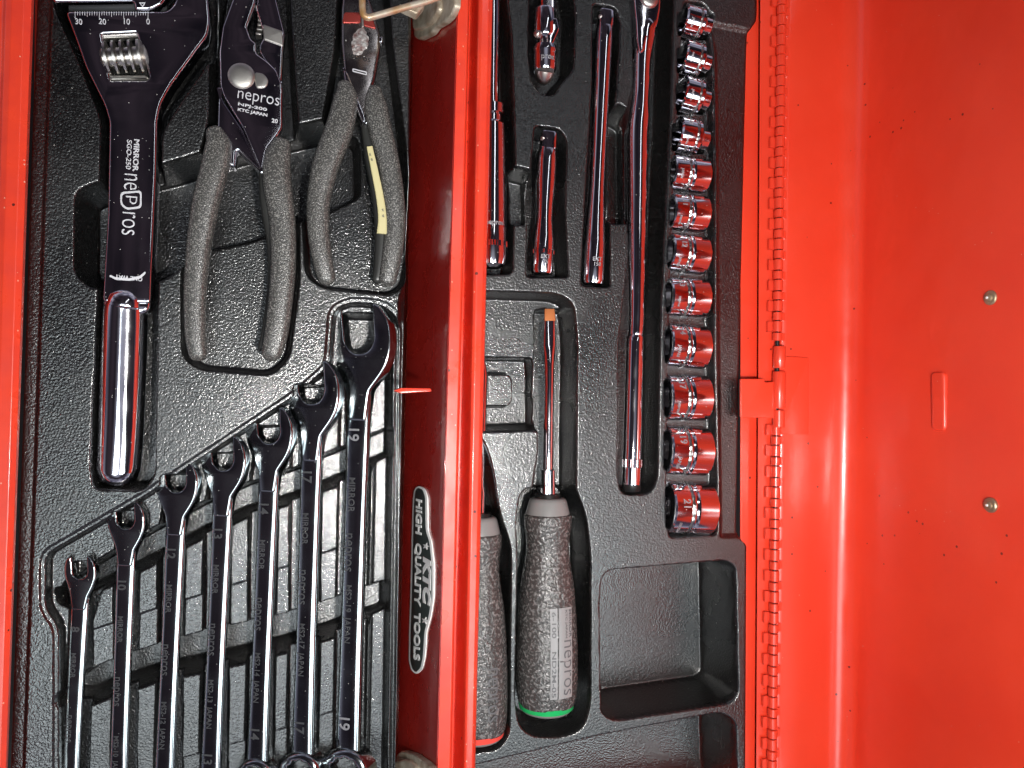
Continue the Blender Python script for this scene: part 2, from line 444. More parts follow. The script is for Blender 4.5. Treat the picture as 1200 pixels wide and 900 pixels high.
# right-hand (back) wall: inner return, fold line, hinge leaf
profile_sheet([(868.5, 867.5, -.03), (868.5, 867, -.0044), (889, 884.3, -.0044), (890, 885.3, -.0064), (891, 886.3, .0010), (911, 903, .0016),
               (914, 906, .0006), (914, 906, -.05)], 'back_wall', sharp=25)
g = Geo(); g.add(*box(U(-60, 950, 0).x, U(930, 450, 0).x, U(450, 1009, 0).y, U(450, 1003, 0).y, -.1045, .004)); g.build('end_wall', M_RED, tb)
g = Geo(); g.add(*box(U(-60, 950, 0).x, U(930, 450, 0).x, U(450, -133, 0).y, U(450, -139, 0).y, -.1045, .004)); g.build('end_wall', M_RED, tb)
g = Geo(); g.add(*box(U(-60, 950, 0).x, U(930, 450, 0).x, U(450, 1004, 0).y, U(450, -135, 0).y, -.1045, -.100)); g.build('floor_pan', M_RED, tb)

# lid: back strip lying outwards, rounded bend, big face standing upright
ld = empty('tmp', '', '', (0, 0, -.105)); COL.objects.unlink(ld); D.objects.remove(ld)
lt = U(958, 100, .004); lb = U(950, 800, .004)
bendx_t, bendx_b = 990, 975
def lid_profile(y_px):
    xh = LX(922, 909, y_px); xb = LX(bendx_t, bendx_b, y_px)
    P0 = U(xh, y_px, .003); P1 = U(xb, y_px, .004)
    y = P0.y; X0 = P0.x; X1 = P1.x + .0105
    pr = [(X0 - .0012, .0015), (X0, .0030), (X0 + .003, .0036), (lerp(X0, X1, .30), .0040), (lerp(X0, X1, .42), .0036), (X1 - .016, .0028)]
    pr += [(a, b) for a, b in arc_pts((X1 - .013, .0155), .0130, -88, -2, 9)]
    pr += [(X1 + .0004, .03), (X1 + .0008, .06), (X1 + .0010, .10), (X1 + .0008, .15), (X1, .20), (X1 - .0006, .215), (X1 - .003, .222), (X1 - .012, .2235), (X1 - .02, .2235)]
    return [Vector((a, y, b)) for a, b in pr]
yy = np.linspace(Y0 - 8, Y1 + 8, 60)
V = []; F = []
for k, yp in enumerate(yy):
    P = lid_profile(yp)
    for i, p in enumerate(P):
        dent = .0006 * math.sin(yp * .011 + i * .5) if i > 14 else 0
        V.append(p + Vector((dent, 0, 0)))
nn = len(P)
for k in range(len(yy) - 1):
    for i in range(nn - 1): F.append((k * nn + i, (k + 1) * nn + i, (k + 1) * nn + i + 1, k * nn + i + 1))
g = Geo(); g.add(V, F); lid = g.build('lid', M_RED, tb, 60)
s = lid.modifiers.new('thick', 'SOLIDIFY'); s.thickness = .0009; s.offset = -1
def lid_point(px, py):
    """where the sight line of a pixel meets the upright face of the lid"""
    d = fwd * FPX + rgt * (px - 600) + upv * (450 - py)
    X = lid_profile(py)[16].x + .0006
    t = (X - CAM.x) / d.x
    return CAM + d * t
LYD = (lid_point(1100, 800) - lid_point(1100, 100)).normalized(); 
# embossed slot
a = lid_point(1093, 470); b = lid_point(1109, 470); c0 = lid_point(1100, 436); c1 = lid_point(1100, 505)
hz = abs(b.z - a.z) / 2; hy = abs(c0.y - c1.y) / 2; ctr = (a + b) / 2; ctr.y = (c0.y + c1.y) / 2
FR = Matrix(((0, 0, -1, 0), (-1, 0, 0, 0), (0, 1, 0, 0), (0, 0, 0, 1)))       # local x -> -Y, y -> +Z, z -> -X (towards the box)
FRc = Matrix.Translation(ctr) @ FR
g = Geo(); pl = fillet([(-hy, -hz), (hy, -hz), (hy, hz), (-hy, hz)], .0030, 6)
g.add(*plate(pl, .0014, .004, .0013, frame=FRc)); g.build('embossed_slot', M_RED, lid, 60)
# handle rivets seen from inside
for py in (349, 592):
    c = lid_point(1161, py)
    g = Geo(); ax = Vector((-1, 0, 0))
    g.add(*lathe(c - ax * .001, c + ax * .0022, [(0, .0038), (.45, .0038), (.62, .0034), (.68, .0022), (.9, .0020), (1, .0014)], 24, side=(0, 1, 0)))
    rv = g.build('rivet', M_BRASS, lid, 35)
    g = Geo(); g.add(*lathe(c + ax * .0021, c + ax * .0026, [(0, .0007), (1, .0006)], 12, side=(0, 1, 0))); g.build('rivet_centre', M_WHITE, rv)

# piano hinge: alternating knuckles on a pin
hinge = Geo(); pa = U(LX(916, 904.5, Y0), Y0, .0052); pb = U(LX(916, 904.5, Y1), Y1, .0052)
hinge.add(*tube([pa, pb], .0013, 12)); hp = hinge.build('hinge_pin', M_BLACK, tb)
pitch = 24.2; k = 0; ax = (pb - pa).normalized()
def hpt(py): return pa.lerp(pb, (py - Y0) / (Y1 - Y0))
kn_cache = {}
def knuckle(y0, y1, kind, r=.0029):
    A = hpt(y0); B = hpt(y1); L = (B - A).length
    V, F = lathe(Vector((0, 0, 0)), Vector((0, -L, 0)), [(0, r * .93), (.03, r), (.97, r), (1, r * .93)], 16, side=(1, 0, 0))
    g = Geo(); g.add(V, F)
    s = -1 if kind == 'box' else 1
    x0, x1 = sorted((s * .0005, s * .0056))
    V, F = box(x0, x1, -L, 0, -.0030 if s < 0 else -.0022, -.0012 if s < 0 else -.0004); g.add(V, F)
    return g, A
protos = {}
for i in range(-4, 43):
    ya = 10 + pitch * i - pitch * .5
    if 409 < ya + 12 < 511: continue
    for kind, (o0, o1) in (('box', (0, .50)), ('lid', (.56, .94))):
        y0 = ya + o0 * pitch; y1 = ya + o1 * pitch
        if y0 < Y0 or y1 > Y1: continue
        if kind not in protos:
            g, A = knuckle(y0, y1, kind)
            ob = mk('hinge_knuckle', g.V, g.F, M_RED, None, 40); protos[kind] = ob.data
        else:
            A = hpt(y0); ob = D.objects.new('hinge_knuckle', protos[kind]); COL.objects.link(ob)
        ob.parent = hp
        ob.location = world_of(hp).inverted() @ (A + Vector((random.uniform(-1, 1) * .0001, 0, random.uniform(-1, 1) * .0001)))
        ob.rotation_euler.z = math.atan2((pb - pa).x, -(pb - pa).y)
# central lid stay hinge: strap, barrel pieces, plate on the lid
g = Geo(); g.add(*px_plate([(868, 444), (896, 444), (896, 448), (912, 447), (912, 490), (896, 490), (868, 489)], .0062, .0012, .0004, r=1.2)); g.build('hinge_strap', M_RED, tb)
g = Geo(); g.add(*px_plate([(914, 417), (948, 419), (948, 509), (912, 509)], .0053, .0012, .0004, r=1.2)); g.build('lid_hinge_plate', M_RED, tb)
for (y0, y1, rr) in ((414.5, 440, .0036), (444, 487, .0040), (489, 509, .0036)):
    A = hpt(y0) + Vector((.0010, 0, .001)); B = hpt(y1) + Vector((.0010, 0, .001))
    g = Geo(); g.add(*lathe(A, B, [(0, rr * .92), (.03, rr), (.97, rr), (1, rr * .92)], 20)); g.build('hinge_barrel', M_RED, tb)
# red bent tab poking out of the front panel
g = Geo(); g.add(*px_plate([(461, 458), (470, 454.5), (505, 455), (506, 459), (470, 461)], .022, .0012, .0004, r=1.5)); tab = g.build('bent_tab', M_RED, tb)
tab['label'] = 'thin bright red metal tab sticking out over the left tray'

# front panel frame: local x runs down the photograph, local y up the slope of the panel
def panel_frame(py):
    a = U(LX(485, 466, py), py, PZ0); b = U(LX(535.5, 511.5, py), py, PZ1)
    nb = U(LX(485, 466, py + 60), py + 60, PZ0)
    xd = (nb - a).normalized(); yd = (b - a)
    return frame_at(a, xd, yd), yd.length
def on_panel(px, py, off=0.):
    M, L = panel_frame(py)
    n = M.col[2].to_3d(); P0 = M.translation
    d = fwd * FPX + rgt * (px - 600) + upv * (450 - py)
    t = (P0 + n * off - CAM).dot(n) / d.dot(n)
    return CAM + d * t
# badge
MB, LB = panel_frame(680); MBi = MB.inverted()
def badge_outline(pts): return [tuple((MBi @ on_panel(x, y))[:2]) for x, y in pts]
BO = [(491, 569), (498.5, 571.5), (502.5, 582), (503, 622), (507, 634), (510, 662), (509.5, 700), (506, 722), (501, 740), (499, 770), (496, 784), (489, 790.5), (483, 786), (480, 774),
      (480.5, 740), (482, 700), (483, 660), (484, 620), (485, 588), (486.5, 574)]
bpx = fillet(BO, 4, 4)
g = Geo(); g.add(*plate(badge_outline(bpx), .0007, .0007, .0002, frame=MB)); badge = g.build('badge', M_WHITE, tb)
g = Geo(); g.add(*plate(badge_outline(offset2(bpx, 2.3)), .00095, .0005, .0001, frame=MB)); g.build('badge_ground', M_BADGE, badge)
kyb = ((MBi @ on_panel(500, 680)) - (MBi @ on_panel(490, 680))).y / 10
kxb = abs(((MBi @ on_panel(490, 700)) - (MBi @ on_panel(490, 660))).x) / 40
def badge_text(s, x, y, wpx, hpx, shear, bold, name):
    V, F = text_geo(s, .02, .0001, shear, bold, 1.)
    w_ = max(v.x for v in V) - min(v.x for v in V); h_ = max(v.y for v in V) - min(v.y for v in V)
    mx_ = (max(v.x for v in V) + min(v.x for v in V)) / 2; my_ = (max(v.y for v in V) + min(v.y for v in V)) / 2
    out = []
    for v in V:
        lx = (v.x - mx_) / w_ * wpx; ly = (v.y - my_) / h_ * hpx
        q = MBi @ on_panel(x + ly - .018 * lx, y + lx); out.append(MB @ Vector((q.x, q.y, .00106 + v.z)))
    g = Geo(); g.add(out, F); return g.build(name, M_WHITE, badge, 0, False)
badge_text('HIGH  QUALITY  TOOLS', 491.0, 679, 190, 8.4, .15, .0007, 'badge_words')
badge_text('KTC', 502.2, 681, 58, 9.5, .25, .0012, 'badge_initials')
def star(cx, cy, r):
    pts = []
    for i in range(10):
        rr_ = r if i % 2 == 0 else r * .42; a_ = math.pi / 2 + i * math.pi / 5
        pts.append(tuple((MBi @ on_panel(cx + rr_ * math.sin(a_), cy - rr_ * math.cos(a_)))[:2]))
    g = Geo(); g.add(*plate(pts, .0012, .0003, .00002, frame=MB)); g.build('star', M_WHITE, badge)
star(501.5, 640, 4.2); star(500, 727, 4.2)
# latches riveted to the front panel
def latch(py0, flip=1, bail=True):
    M, L = panel_frame(py0); Mi = M.inverted()
    def q(x, y): return tuple((Mi @ on_panel(x, y, .003))[:2])
    if bail:
        pts = [(487, -30), (536, -30), (535, 8), (530, 19), (522, 27), (511, 33), (507, 40), (492, 47), (487, 44)]
        inner = [(488, -28), (520, -28), (521, 14), (512, 28), (503, 34), (490, 38)]
    else:
        pts = [(466, 884), (473, 879), (487, 884), (500, 893), (511, 903), (511, 930), (465, 930)]
        inner = [(468, 890), (484, 888), (494, 897), (498, 925), (466, 925)]
    g = Geo(); g.add(*plate([q(*p) for p in fillet(pts, 4, 4)], .0042, .0035, .0011, frame=M))
    lt_ = g.build('latch_plate', M_LATCH, tb, 50)
    g = Geo(); g.add(*plate([q(*p) for p in fillet(inner, 5, 4)], .0068, .0030, .0016, frame=M)); g.build('latch_lever', M_LATCH, lt_, 50)
    if bail:
        pts = [(424, -40, .030), (424.5, 4, .030), (425, 12, .030), (426, 17, .030), (430, 20, .030), (437, 19.5, .030), (470, 10, .029), (505, 0, .028), (540, -14, .028)]
        P = [Vector(v) for v in catmull([tuple(U(*p)) for p in pts], 6)]
        g = Geo(); g.add(*tube(P, .0017, 14)); g.build('wire_bail', M_WIRE, lt_, 0)
        g = Geo(); g.add(*px_plate([(466, 6), (487, -1), (500, -2), (498, 6), (489, 17)], .026, .006, .0012, r=2)); g.build('latch_hook', M_LATCH, lt_, 50)
latch(15, bail=True); latch(895, bail=False)

# ------------------------------------------------------------------ moulded trays
def sdf(poly, X, Y):
    P = np.array(poly, float); d = np.full(X.shape, 1e18); s = np.ones(X.shape)
    N = len(P)
    for i in range(N):
        a = P[i]; b = P[i - 1]
        ex, ey = b - a; wx_, wy_ = X - a[0], Y - a[1]
        t = np.clip((wx_ * ex + wy_ * ey) / (ex * ex + ey * ey + 1e-12), 0, 1)
        d = np.minimum(d, (wx_ - ex * t) ** 2 + (wy_ - ey * t) ** 2)
        c1 = Y >= a[1]; c2 = Y < b[1]; c3 = ex * wy_ > ey * wx_
        flip = (c1 & c2 & c3) | (~c1 & ~c2 & ~c3)
        s[flip] *= -1
    return s * np.sqrt(d)          # negative inside
def smooth01(t, e=.2):
    t = np.clip(t, 0, 1); k = 1 / (1 - e)
    return np.where(t < e, k * t * t / (2 * e), np.where(t > 1 - e, 1 - k * (1 - t) ** 2 / (2 * e), k * (t - e / 2)))
class Tray:
    def __init__(s, xl, xr, step=1.3):
        ys = np.arange(Y0 + 6, Y1 - 5, step); s.ny = len(ys)
        wmax = max(xr(y) - xl(y) for y in ys); s.nx = int(wmax / step)
        u = np.linspace(0, 1, s.nx)
        s.Y = np.repeat(ys[:, None], s.nx, 1)
        XL = np.array([xl(y) for y in ys])[:, None]; XR = np.array([xr(y) for y in ys])[:, None]
        s.X = XL + (XR - XL) * u[None, :]
        s.h = np.zeros(s.X.shape)
        e = np.minimum(s.X - XL, XR - s.X) / 2.1
        s.h -= 1.2 * (1 - np.sqrt(np.clip(1 - (1 - np.clip(e / 1.6, 0, 1)) ** 2, 0, 1)))
    def cut(s, poly, depth, draft=3., r=8, off=0):
        sd = sdf(fillet(poly, r, 4) if r else poly, s.X, s.Y) - off
        s.h = np.minimum(s.h, -depth * smooth01(-sd / 2.1 / draft) + 0)
        return sd
    def sink(s, poly, depth, draft=3., r=8):
        sd = sdf(fillet(poly, r, 4), s.X, s.Y); s.h -= depth * smooth01(-sd / 2.1 / draft)
    def pad(s, poly, level, draft=3., r=8):
        sd = sdf(fillet(poly, r, 4), s.X, s.Y); t = smooth01(-sd / 2.1 / draft)
        s.h = np.maximum(s.h, level * 1. - (1 - t) * 40)
    def build(s, name, label):
        d = np.array([fwd * FPX + rgt * 0 + upv * 0])[0]
        fx, fy, fz = fwd * FPX
        dx = fx + rgt.x * (s.X - 600) + upv.x * (450 - s.Y)
        dy = fy + rgt.y * (s.X - 600) + upv.y * (450 - s.Y)
        dz = fz + rgt.z * (s.X - 600) + upv.z * (450 - s.Y)
        t = -CAM.z / dz
        WX = CAM.x + dx * t; WY = CAM.y + dy * t; WZ = s.h / 1000
        # outer skirt
        pad_ = lambda A: np.pad(A, 1, mode='edge')
        WX, WY, WZ = pad_(WX), pad_(WY), pad_(WZ)
        sk = np.zeros(WX.shape, bool); sk[0] = sk[-1] = True; sk[:, 0] = sk[:, -1] = True
        WZ[sk] = -.030
        ny, nx = WX.shape
        co = np.stack([WX, WY, WZ + .030], -1).reshape(-1, 3)
        idx = np.arange(ny * nx).reshape(ny, nx)
        q = np.stack([idx[:-1, :-1], idx[1:, :-1], idx[1:, 1:], idx[:-1, 1:]], -1).reshape(-1, 4)
        me = D.meshes.new(name); me.vertices.add(len(co)); me.vertices.foreach_set('co', co.astype(np.float32).ravel())
        me.loops.add(q.size); me.loops.foreach_set('vertex_index', q.astype(np.int32).ravel())
        me.polygons.add(len(q)); me.polygons.foreach_set('loop_start', np.arange(0, q.size, 4, dtype=np.int32))
        me.polygons.foreach_set('loop_total', np.full(len(q), 4, np.int32))
        me.update(calc_edges=True); me.validate()
        me.polygons.foreach_set('use_smooth', [True] * len(me.polygons)); me.materials.append(M_PLASTIC)
        o = D.objects.new(name, me); COL.objects.link(o); o.location.z = -.030
        o['label'] = label; o['category'] = 'tray'; o['group'] = 'black moulded tool trays'
        return o

# left tray
T = Tray(lambda y: LX(41, 10, y), lambda y: LX(483.5, 465.5, y))
T.h -= 2.2 * smooth01((LX(62, 30, T.Y) - T.X) / 5)                        # lowered outer margin
T.cut([(55, -60), (62, 10), (90, 70), (117, 140), (113, 350), (104, 545), (108, 574), (170, 576), (182, 556), (186, 350), (191, 155), (218, 112), (254, 62), (258, -60)], 22, 3.2, 9)
T.cut([(86, 222), (130, 205), (200, 187), (260, 168), (330, 148), (400, 133), (430, 150), (432, 228), (400, 245), (350, 262), (300, 284), (235, 298), (205, 322), (180, 335), (105, 340), (85, 322)], 27, 7, 14)
T.cut([(262, -60), (244, 60), (243, 140), (222, 220), (211, 330), (212, 418), (232, 434), (318, 441), (340, 420), (352, 330), (351, 150), (345, 60), (338, -60)], 15, 3.5, 12)
T.cut([(398, -60), (391, 60), (375, 150), (352, 230), (357, 322), (375, 338), (458, 347), (476, 335), (483, 300), (480, 200), (470, 120), (460, 40), (455, -60)], 13, 3.0, 12)
E = [(50, 650), (130, 603), (172, 578), (210, 552), (300, 492), (345, 462), (384, 428), (389, 362), (410, 352), (450, 355), (472, 376), (471, 500), (466, 982), (66, 982), (66, 735), (50, 715)]
T.cut(E, 1.3, 1.2, 12, off=5)
T.cut(E, 8.0, 2.6, 12)
RB = lambda a, b, w0, w1: [(a[0], a[1] - w0), (b[0], b[1] - w1), (b[0], b[1] + w1), (a[0], a[1] + w0)]
T.cut([(66, 690), (120, 655), (180, 621), (235, 592), (290, 568), (340, 552), (395, 528), (462, 498), (462, 538), (395, 570), (340, 592), (290, 606), (235, 632), (180, 662), (120, 692), (80, 712)], 30, 6, 9, off=6)
T.cut([(66, 818), (90, 795), (120, 783), (180, 762), (240, 745), (300, 733), (345, 722), (400, 704), (458, 684), (458, 728), (400, 750), (345, 768), (300, 780), (240, 794), (180, 806), (120, 826), (90, 838), (70, 834)], 30, 6.5, 10, off=5)
T.cut([(50, 690), (96, 680), (110, 700), (84, 728), (56, 716)], 20, 6, 9)
T.cut([(392, 366), (405, 358), (452, 360), (468, 380), (466, 545), (400, 545)], 20, 6, 10)
T.cut([(434, 520), (467, 520), (460, 975), (424, 975)], 20, 5, 6)
T.cut([(84, 770), (84, 748), (180, 716), (290, 682), (400, 642), (462, 622), (462, 690), (400, 712), (300, 740), (180, 770), (100, 792)], 10.5, 1.2, 6)
T.cut([(100, 960), (180, 900), (240, 884), (290, 870), (345, 852), (400, 832), (462, 812), (462, 982), (100, 982)], 13, 4, 8)
WX_ = [(8, 88, 82), (10, 143, 138), (12, 197, 191), (13, 252, 245), (14, 307, 300), (17, 358, 352), (19, 418, 408)]
heads = {8: (96, 672), 10: (150, 612), 12: (209, 568), 13: (264, 542), 14: (318, 510), 17: (368, 462), 19: (424, 402)}
for sz, xt, xb in WX_:
    hx, hy = heads[sz]; a = 15 + (sz - 8) * .55
    T.cut([(hx - a - 5, hy - 12), (hx + a + 6, hy - 14), (hx + a + 7, hy + 20), (xt + a + 2, hy + 60), (xb + a + 3, 982), (xb - a - 1, 982), (xt - a - 1, hy + 60), (hx - a - 6, hy + 18)], 17, 2.2, 6)
T.h += .35 * np.sin(T.X * .013 + 1) * np.sin(T.Y * .009)
T.sink([(478, -200), (479, 300), (466, 352), (461, 600), (455, 982), (520, 1100), (560, -200)], 10, 4, 6)
T.build('tool_tray', 'black grained plastic tray at left holding the large wrench, pliers and row of combination wrenches')

# right tray
def xr_right(y):
    pts = [(-60, 889), (16, 888), (24, 887), (36, 879), (60, 878), (450, 868.5), (620, 866), (630, 867), (640, 876), (1000, 874)]
    return float(np.interp(y, [p[0] for p in pts], [p[1] for p in pts]))
T = Tray(lambda y: LX(556, 536, y), xr_right)
T.sink([(826, 22), (950, 46), (950, 628), (842, 632), (842, 600), (836, 60)], 2.2, 3, 6)
T.cut([(520, -60), (588, -60), (600, 40), (605, 185), (604, 250), (602, 322), (520, 324)], 19, 3, 9)
T.cut([(598, 192), (628, 199), (630, 262), (600, 266)], 22, 3.5, 7)
T.cut([(621, -60), (666, -60), (675, 14), (673, 82), (656, 100), (650, 113), (634, 112), (622, 98), (618, 60)], 18, 3, 9)
T.cut([(626, 146), (656, 150), (665, 162), (664, 250), (668, 326), (616, 326), (618, 230), (625, 165)], 18, 3, 7)
T.cut([(694, 3), (722, 8), (728, 26), (722, 130), (716, 240), (717, 338), (680, 336), (685, 240), (693, 100)], 18, 3, 7)
T.cut([(714, 138), (722, 118), (748, 134), (750, 262), (713, 264)], 24, 4, 8)
T.cut([(738, -60), (793, -60), (786, 150), (779, 300), (776, 372), (772, 562), (762, 580), (728, 580), (723, 560), (725, 400), (737, 290), (733, 240), (733, 130), (742, 100)], 19, 3, 9)
T.cut([(800, 0), (826, 2), (836, 20), (840, 200), (838, 420), (842, 560), (842, 628), (783, 632), (780, 590), (782, 440), (786, 300), (793, 120)], 7, 2.2, 8)
SK = [(28, 816, 815, 17, 34, 'a'), (71, 815, 815, 18, 34, 'a'), (114, 814, 815, 19, 34, 'a'), (161, 811, 814, 19, 38, 'a'), (205, 812, 812, 19, 42, 'b'), (250, 811, 811, 20, 42, 'b'),
      (298, 810, 811, 21, 44, 'b'), (349, 809, 811, 21.5, 46, 'b'), (406, 808, 811, 24, 47, 'b'), (466, 808, 811, 25.5, 49, 'b'), (528, 808, 811, 27, 50, 'b'), (595, 811, 812, 29, 52, 'b')]
for (cy, cx, _, r, L, k) in SK:
    T.cut([(cx - L * .5 - 5, cy - r * .86), (cx + L * .5 + 3, cy - r * .86), (cx + L * .5 + 3, cy + r * .86), (cx - L * .5 - 5, cy + r * .86)], 19, 2.2, 4)
T.cut([(520, 338), (655, 342), (674, 354), (678, 400), (675, 585), (620, 590), (634, 504), (520, 508)], 13, 4, 14)
T.cut([(520, 412), (636, 414), (637, 505), (520, 508)], 26, 3.5, 10)
T.pad([(500, 434), (604, 434), (611, 442), (611, 472), (604, 480), (500, 480)], -13, 2, 6)
T.cut([(630, 356), (674, 356), (678, 400), (676, 590), (630, 590)], 24, 3, 10)
T.cut([(610, 572), (674, 566), (688, 606), (693, 650), (693, 828), (684, 856), (658, 866), (622, 864), (607, 850), (603, 820), (606, 650), (604, 610)], 27, 3.5, 14)
T.cut([(520, 500), (566, 510), (578, 545), (586, 600), (600, 640), (598, 862), (584, 880), (520, 888)], 26, 3.5, 14)
T.cut([(702, 700), (706, 668), (850, 656), (863, 664), (866, 815), (855, 826), (722, 846), (704, 838)], 40, 3.6, 17)
T.cut([(520, 905), (700, 862), (845, 834), (863, 845), (868, 982), (520, 982)], 40, 3.6, 16)
T.h += .35 * np.sin(T.X * .011) * np.sin(T.Y * .010 + 1)
T.build('tool_tray', 'black grained plastic tray at right with row of sockets, screwdrivers and two empty bins')

# ------------------------------------------------------------------ adjustable wrench
root = empty('adjustable_wrench', 'large chrome adjustable wrench with worm screw and millimetre scale, at far left', 'wrench', U(150, 300, -.02))
zt = .0035
g = Geo()
body = [(76, 13), (196, 13), (206, 2), (209, -60), (236, -60), (243, -10), (246, 26), (243, 42), (232, 56), (200, 100), (188, 122), (184, 142), (183, 200), (176, 356), (120, 354), (126, 250), (128, 142),
        (122, 122), (100, 78), (88, 44)]
hole = [(119, 40), (160, 38), (175, 90), (171, 94), (129, 94)]
g.add(*px_plate(body, zt, .011, .0012, [hole], r=6))
bodyo = g.build('body', M_CHROME, root, 35)
# recess floor under the worm
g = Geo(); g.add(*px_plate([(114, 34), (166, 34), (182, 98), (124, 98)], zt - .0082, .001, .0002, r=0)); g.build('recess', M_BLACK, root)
# worm: ribbed roller
A = U(119, 69, zt - .0022); B = U(173, 66, zt - .0022)
prof = []
for i in range(5):
    c = .14 + i * .18
    prof += [(c - .085, .0050), (c - .055, .0050), (c - .030, .0082), (c + .022, .0082), (c + .05, .0050)]
Vv, Ff = lathe(A, B, [(0.0, .0035), (.04, .0055)] + prof + [(.97, .0055), (1, .0035)], 40)
g = Geo(); g.add(Vv, Ff); g.build('worm_screw', M_STEEL, root, 50)
# bright ledge above the worm
g = Geo(); g.add(*px_plate([(119, 40), (159, 38.5), (162, 43), (121, 45)], zt - .002, .004, .0006, r=1)); g.build('recess_lip', M_BRUSH, root)
g = Geo(); g.add(*px_plate([(128, 88), (170, 88), (174, 92.5), (130, 93.5)], zt - .002, .004, .0006, r=1)); g.build('recess_lip', M_BRUSH, root)
# sliding jaw
g = Geo(); g.add(*px_plate([(56, -60), (160, -60), (195, -60), (198, -8), (190, 4), (176, 11), (158, 11), (157, 1), (62, 2)], zt + .0006, .0105, .0012, r=4)); g.build('sliding_jaw', M_CHROME, root, 35)
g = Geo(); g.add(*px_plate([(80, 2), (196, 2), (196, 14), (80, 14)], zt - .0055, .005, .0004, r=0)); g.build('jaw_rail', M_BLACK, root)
# handle below the shoulder
P = [(148, 354, -.001, 24), (147, 366, -.0015, 26.5), (145, 420, -.002, 27), (142, 500, -.002, 27), (139.5, 545, -.002, 26.5), (139, 553, -.002, 25)]
g = Geo(); g.add(*sweep([(a, b, c - .002 - max(0, b - 354) * .000026, d, .0098) for a, b, c, d in P], 40, 2.05)); g.build('handle', M_CHROME, root, 0)
g = Geo(); g.add(*px_plate([(120, 351), (177, 353), (174, 364), (168, 368), (148, 370), (128, 367), (121, 362)], zt - .0006, .008, .0020, r=4)); g.build('shoulder', M_CHROME, root, 60)
# scale and lettering
zt2 = zt + .00004
g = Geo()
for i in range(31):
    x = 173.5 - i * 2.85; ln = 8 if i % 10 == 0 else (6 if i % 5 == 0 else 4.2)
    a = U(x, 13.6, zt2); b = U(x + .25, 13.6 + ln, zt2); hw = .00011
    g.add(*box(a.x - hw, a.x + hw, min(a.y, b.y), max(a.y, b.y), zt - .0001, zt2 + .00004))
g.build('scale_marks', M_PRINT, root, 0, False)
for s_, x in (('30', 92), ('20', 120), ('10', 148), ('0', 173.5)):
    text_px('scale_number', s_, x, 25.5, zt2, 10.5, 0, M_PRINT, root, sx=.85)
text_fit('maker_line', 'MIRROR', 159.5, 182, zt2, 41, 6.6, -92, M_PRINT, root, .0002)
text_fit('maker_line', 'SGO-250', 151, 181, zt2, 38, 5.8, -92, M_PRINT, root, .0001, .1)
text_fit('maker_name', 'ne', 153, 213, zt2, 20, 15, -92, M_PRINT, root, -.00012)
text_fit('maker_name', 'p', 154, 234.5, zt2, 10, 13, -92, M_PRINT, root, -.00012)
text_fit('maker_name', 'ros', 150.5, 262, zt2, 29, 15, -92, M_PRINT, root, -.00012)
# loop round the letter in the maker name
lp = fillet([(141, 225), (166, 223), (166, 244), (148, 246), (141, 240)], 5, 5); li = fillet([(143, 227.3), (164, 225.3), (164, 241.6), (149, 243.6), (143, 238.5)], 4, 5)
g = Geo(); g.add(*plate([tuple(U(x, y, zt2)[:2]) for x, y in lp], zt2 + .00006, .0001, .00001, [[tuple(U(x, y, zt2)[:2]) for x, y in li]], bseg=1)); g.build('maker_loop', M_PRINT, root, 0, False)
g = Geo(); g.add(*px_plate([(129, 322), (136, 325), (152, 326), (164, 323), (170, 318), (171, 320), (165, 326), (152, 329), (136, 328), (128, 324)], zt2 + .00006, .0001, .00001, r=1)); g.build('arrow_mark', M_PRINT, root, 0, False)
text_px('direction_mark', 'ONE WAY', 151, 325.5, zt2, 7.6, 176, M_PRINT, root, bold=.00004, sx=.9)
g = Geo()
for pts in ([(163, 3.5), (171, 3.5), (167.5, 9.5)],):
    inn = [(165, 4.6), (169.2, 4.6), (167.4, 7.6)]
    g.add(*plate([tuple(U(x, y, zt2)[:2]) for x, y in pts], zt + .00075, .0002, .00001, [[tuple(U(x, y, zt2)[:2]) for x, y in inn]], bseg=1))
g.build('pointer_mark', M_PRINT, root, 0, False)

# ------------------------------------------------------------------ slip-joint pliers
root = empty('slip_joint_pliers', 'slip-joint pliers with round pivot bolt and long grey grips, beside the large wrench', 'pliers', U(290, 250, -.013))
# under half (right jaw, left handle)
g = Geo(); g.add(*px_plate([(306, -50), (300, 10), (306, 30), (311, 40), (304, 52), (304, 60), (330, 100), (332, 60), (334, 40), (324, 0), (318, -50)], .0015, .009, .0012, r=3)); g.build('right_jaw', M_CHROME, root, 40)
g = Geo()
g.add(*px_plate([(257, 100), (262, 118), (284, 150), (306, 196), (314, 210), (300, 196), (278, 176), (276, 196), (258, 192), (254, 160), (255, 122)], -.001, .008, .0016, r=3))
g.build('left_shank', M_CHROME, root, 40)
g = Geo()
g.add(*px_plate([(290, -50), (272, 0), (261, 30), (257, 60), (258, 100), (262, 112), (285, 150), (302, 190), (307, 205), (313, 175), (326, 158), (331, 150), (331, 100), (324, 82), (314, 72), (300, 62),
                 (300, 50), (294, 46), (289, 32), (294, 18), (299, 4), (302, -50)], .0035, .007, .0011, r=3))
g.build('left_jaw', M_CHROME, root, 40)
g = Geo()     # jaw teeth
for i in range(7):
    y = 6 + i * 5.2; x = 303 + 2.2 * math.sin(i * .55); g.add(*px_plate([(x - 3, y), (x + 3.5, y + 1.2), (x + 3.5, y + 3.4), (x - 3, y + 3)], .0006, .005, .0003, r=0))
g.build('jaw_teeth', M_BRUSH, root)
g = Geo(); g.add(*px_plate([(308, 28), (331, 36), (332, 54), (309, 46)], .0022, .004, .0006, r=2)); g.build('wire_cutter_land', M_BRUSH, root)
c = U(283, 89, .0035)
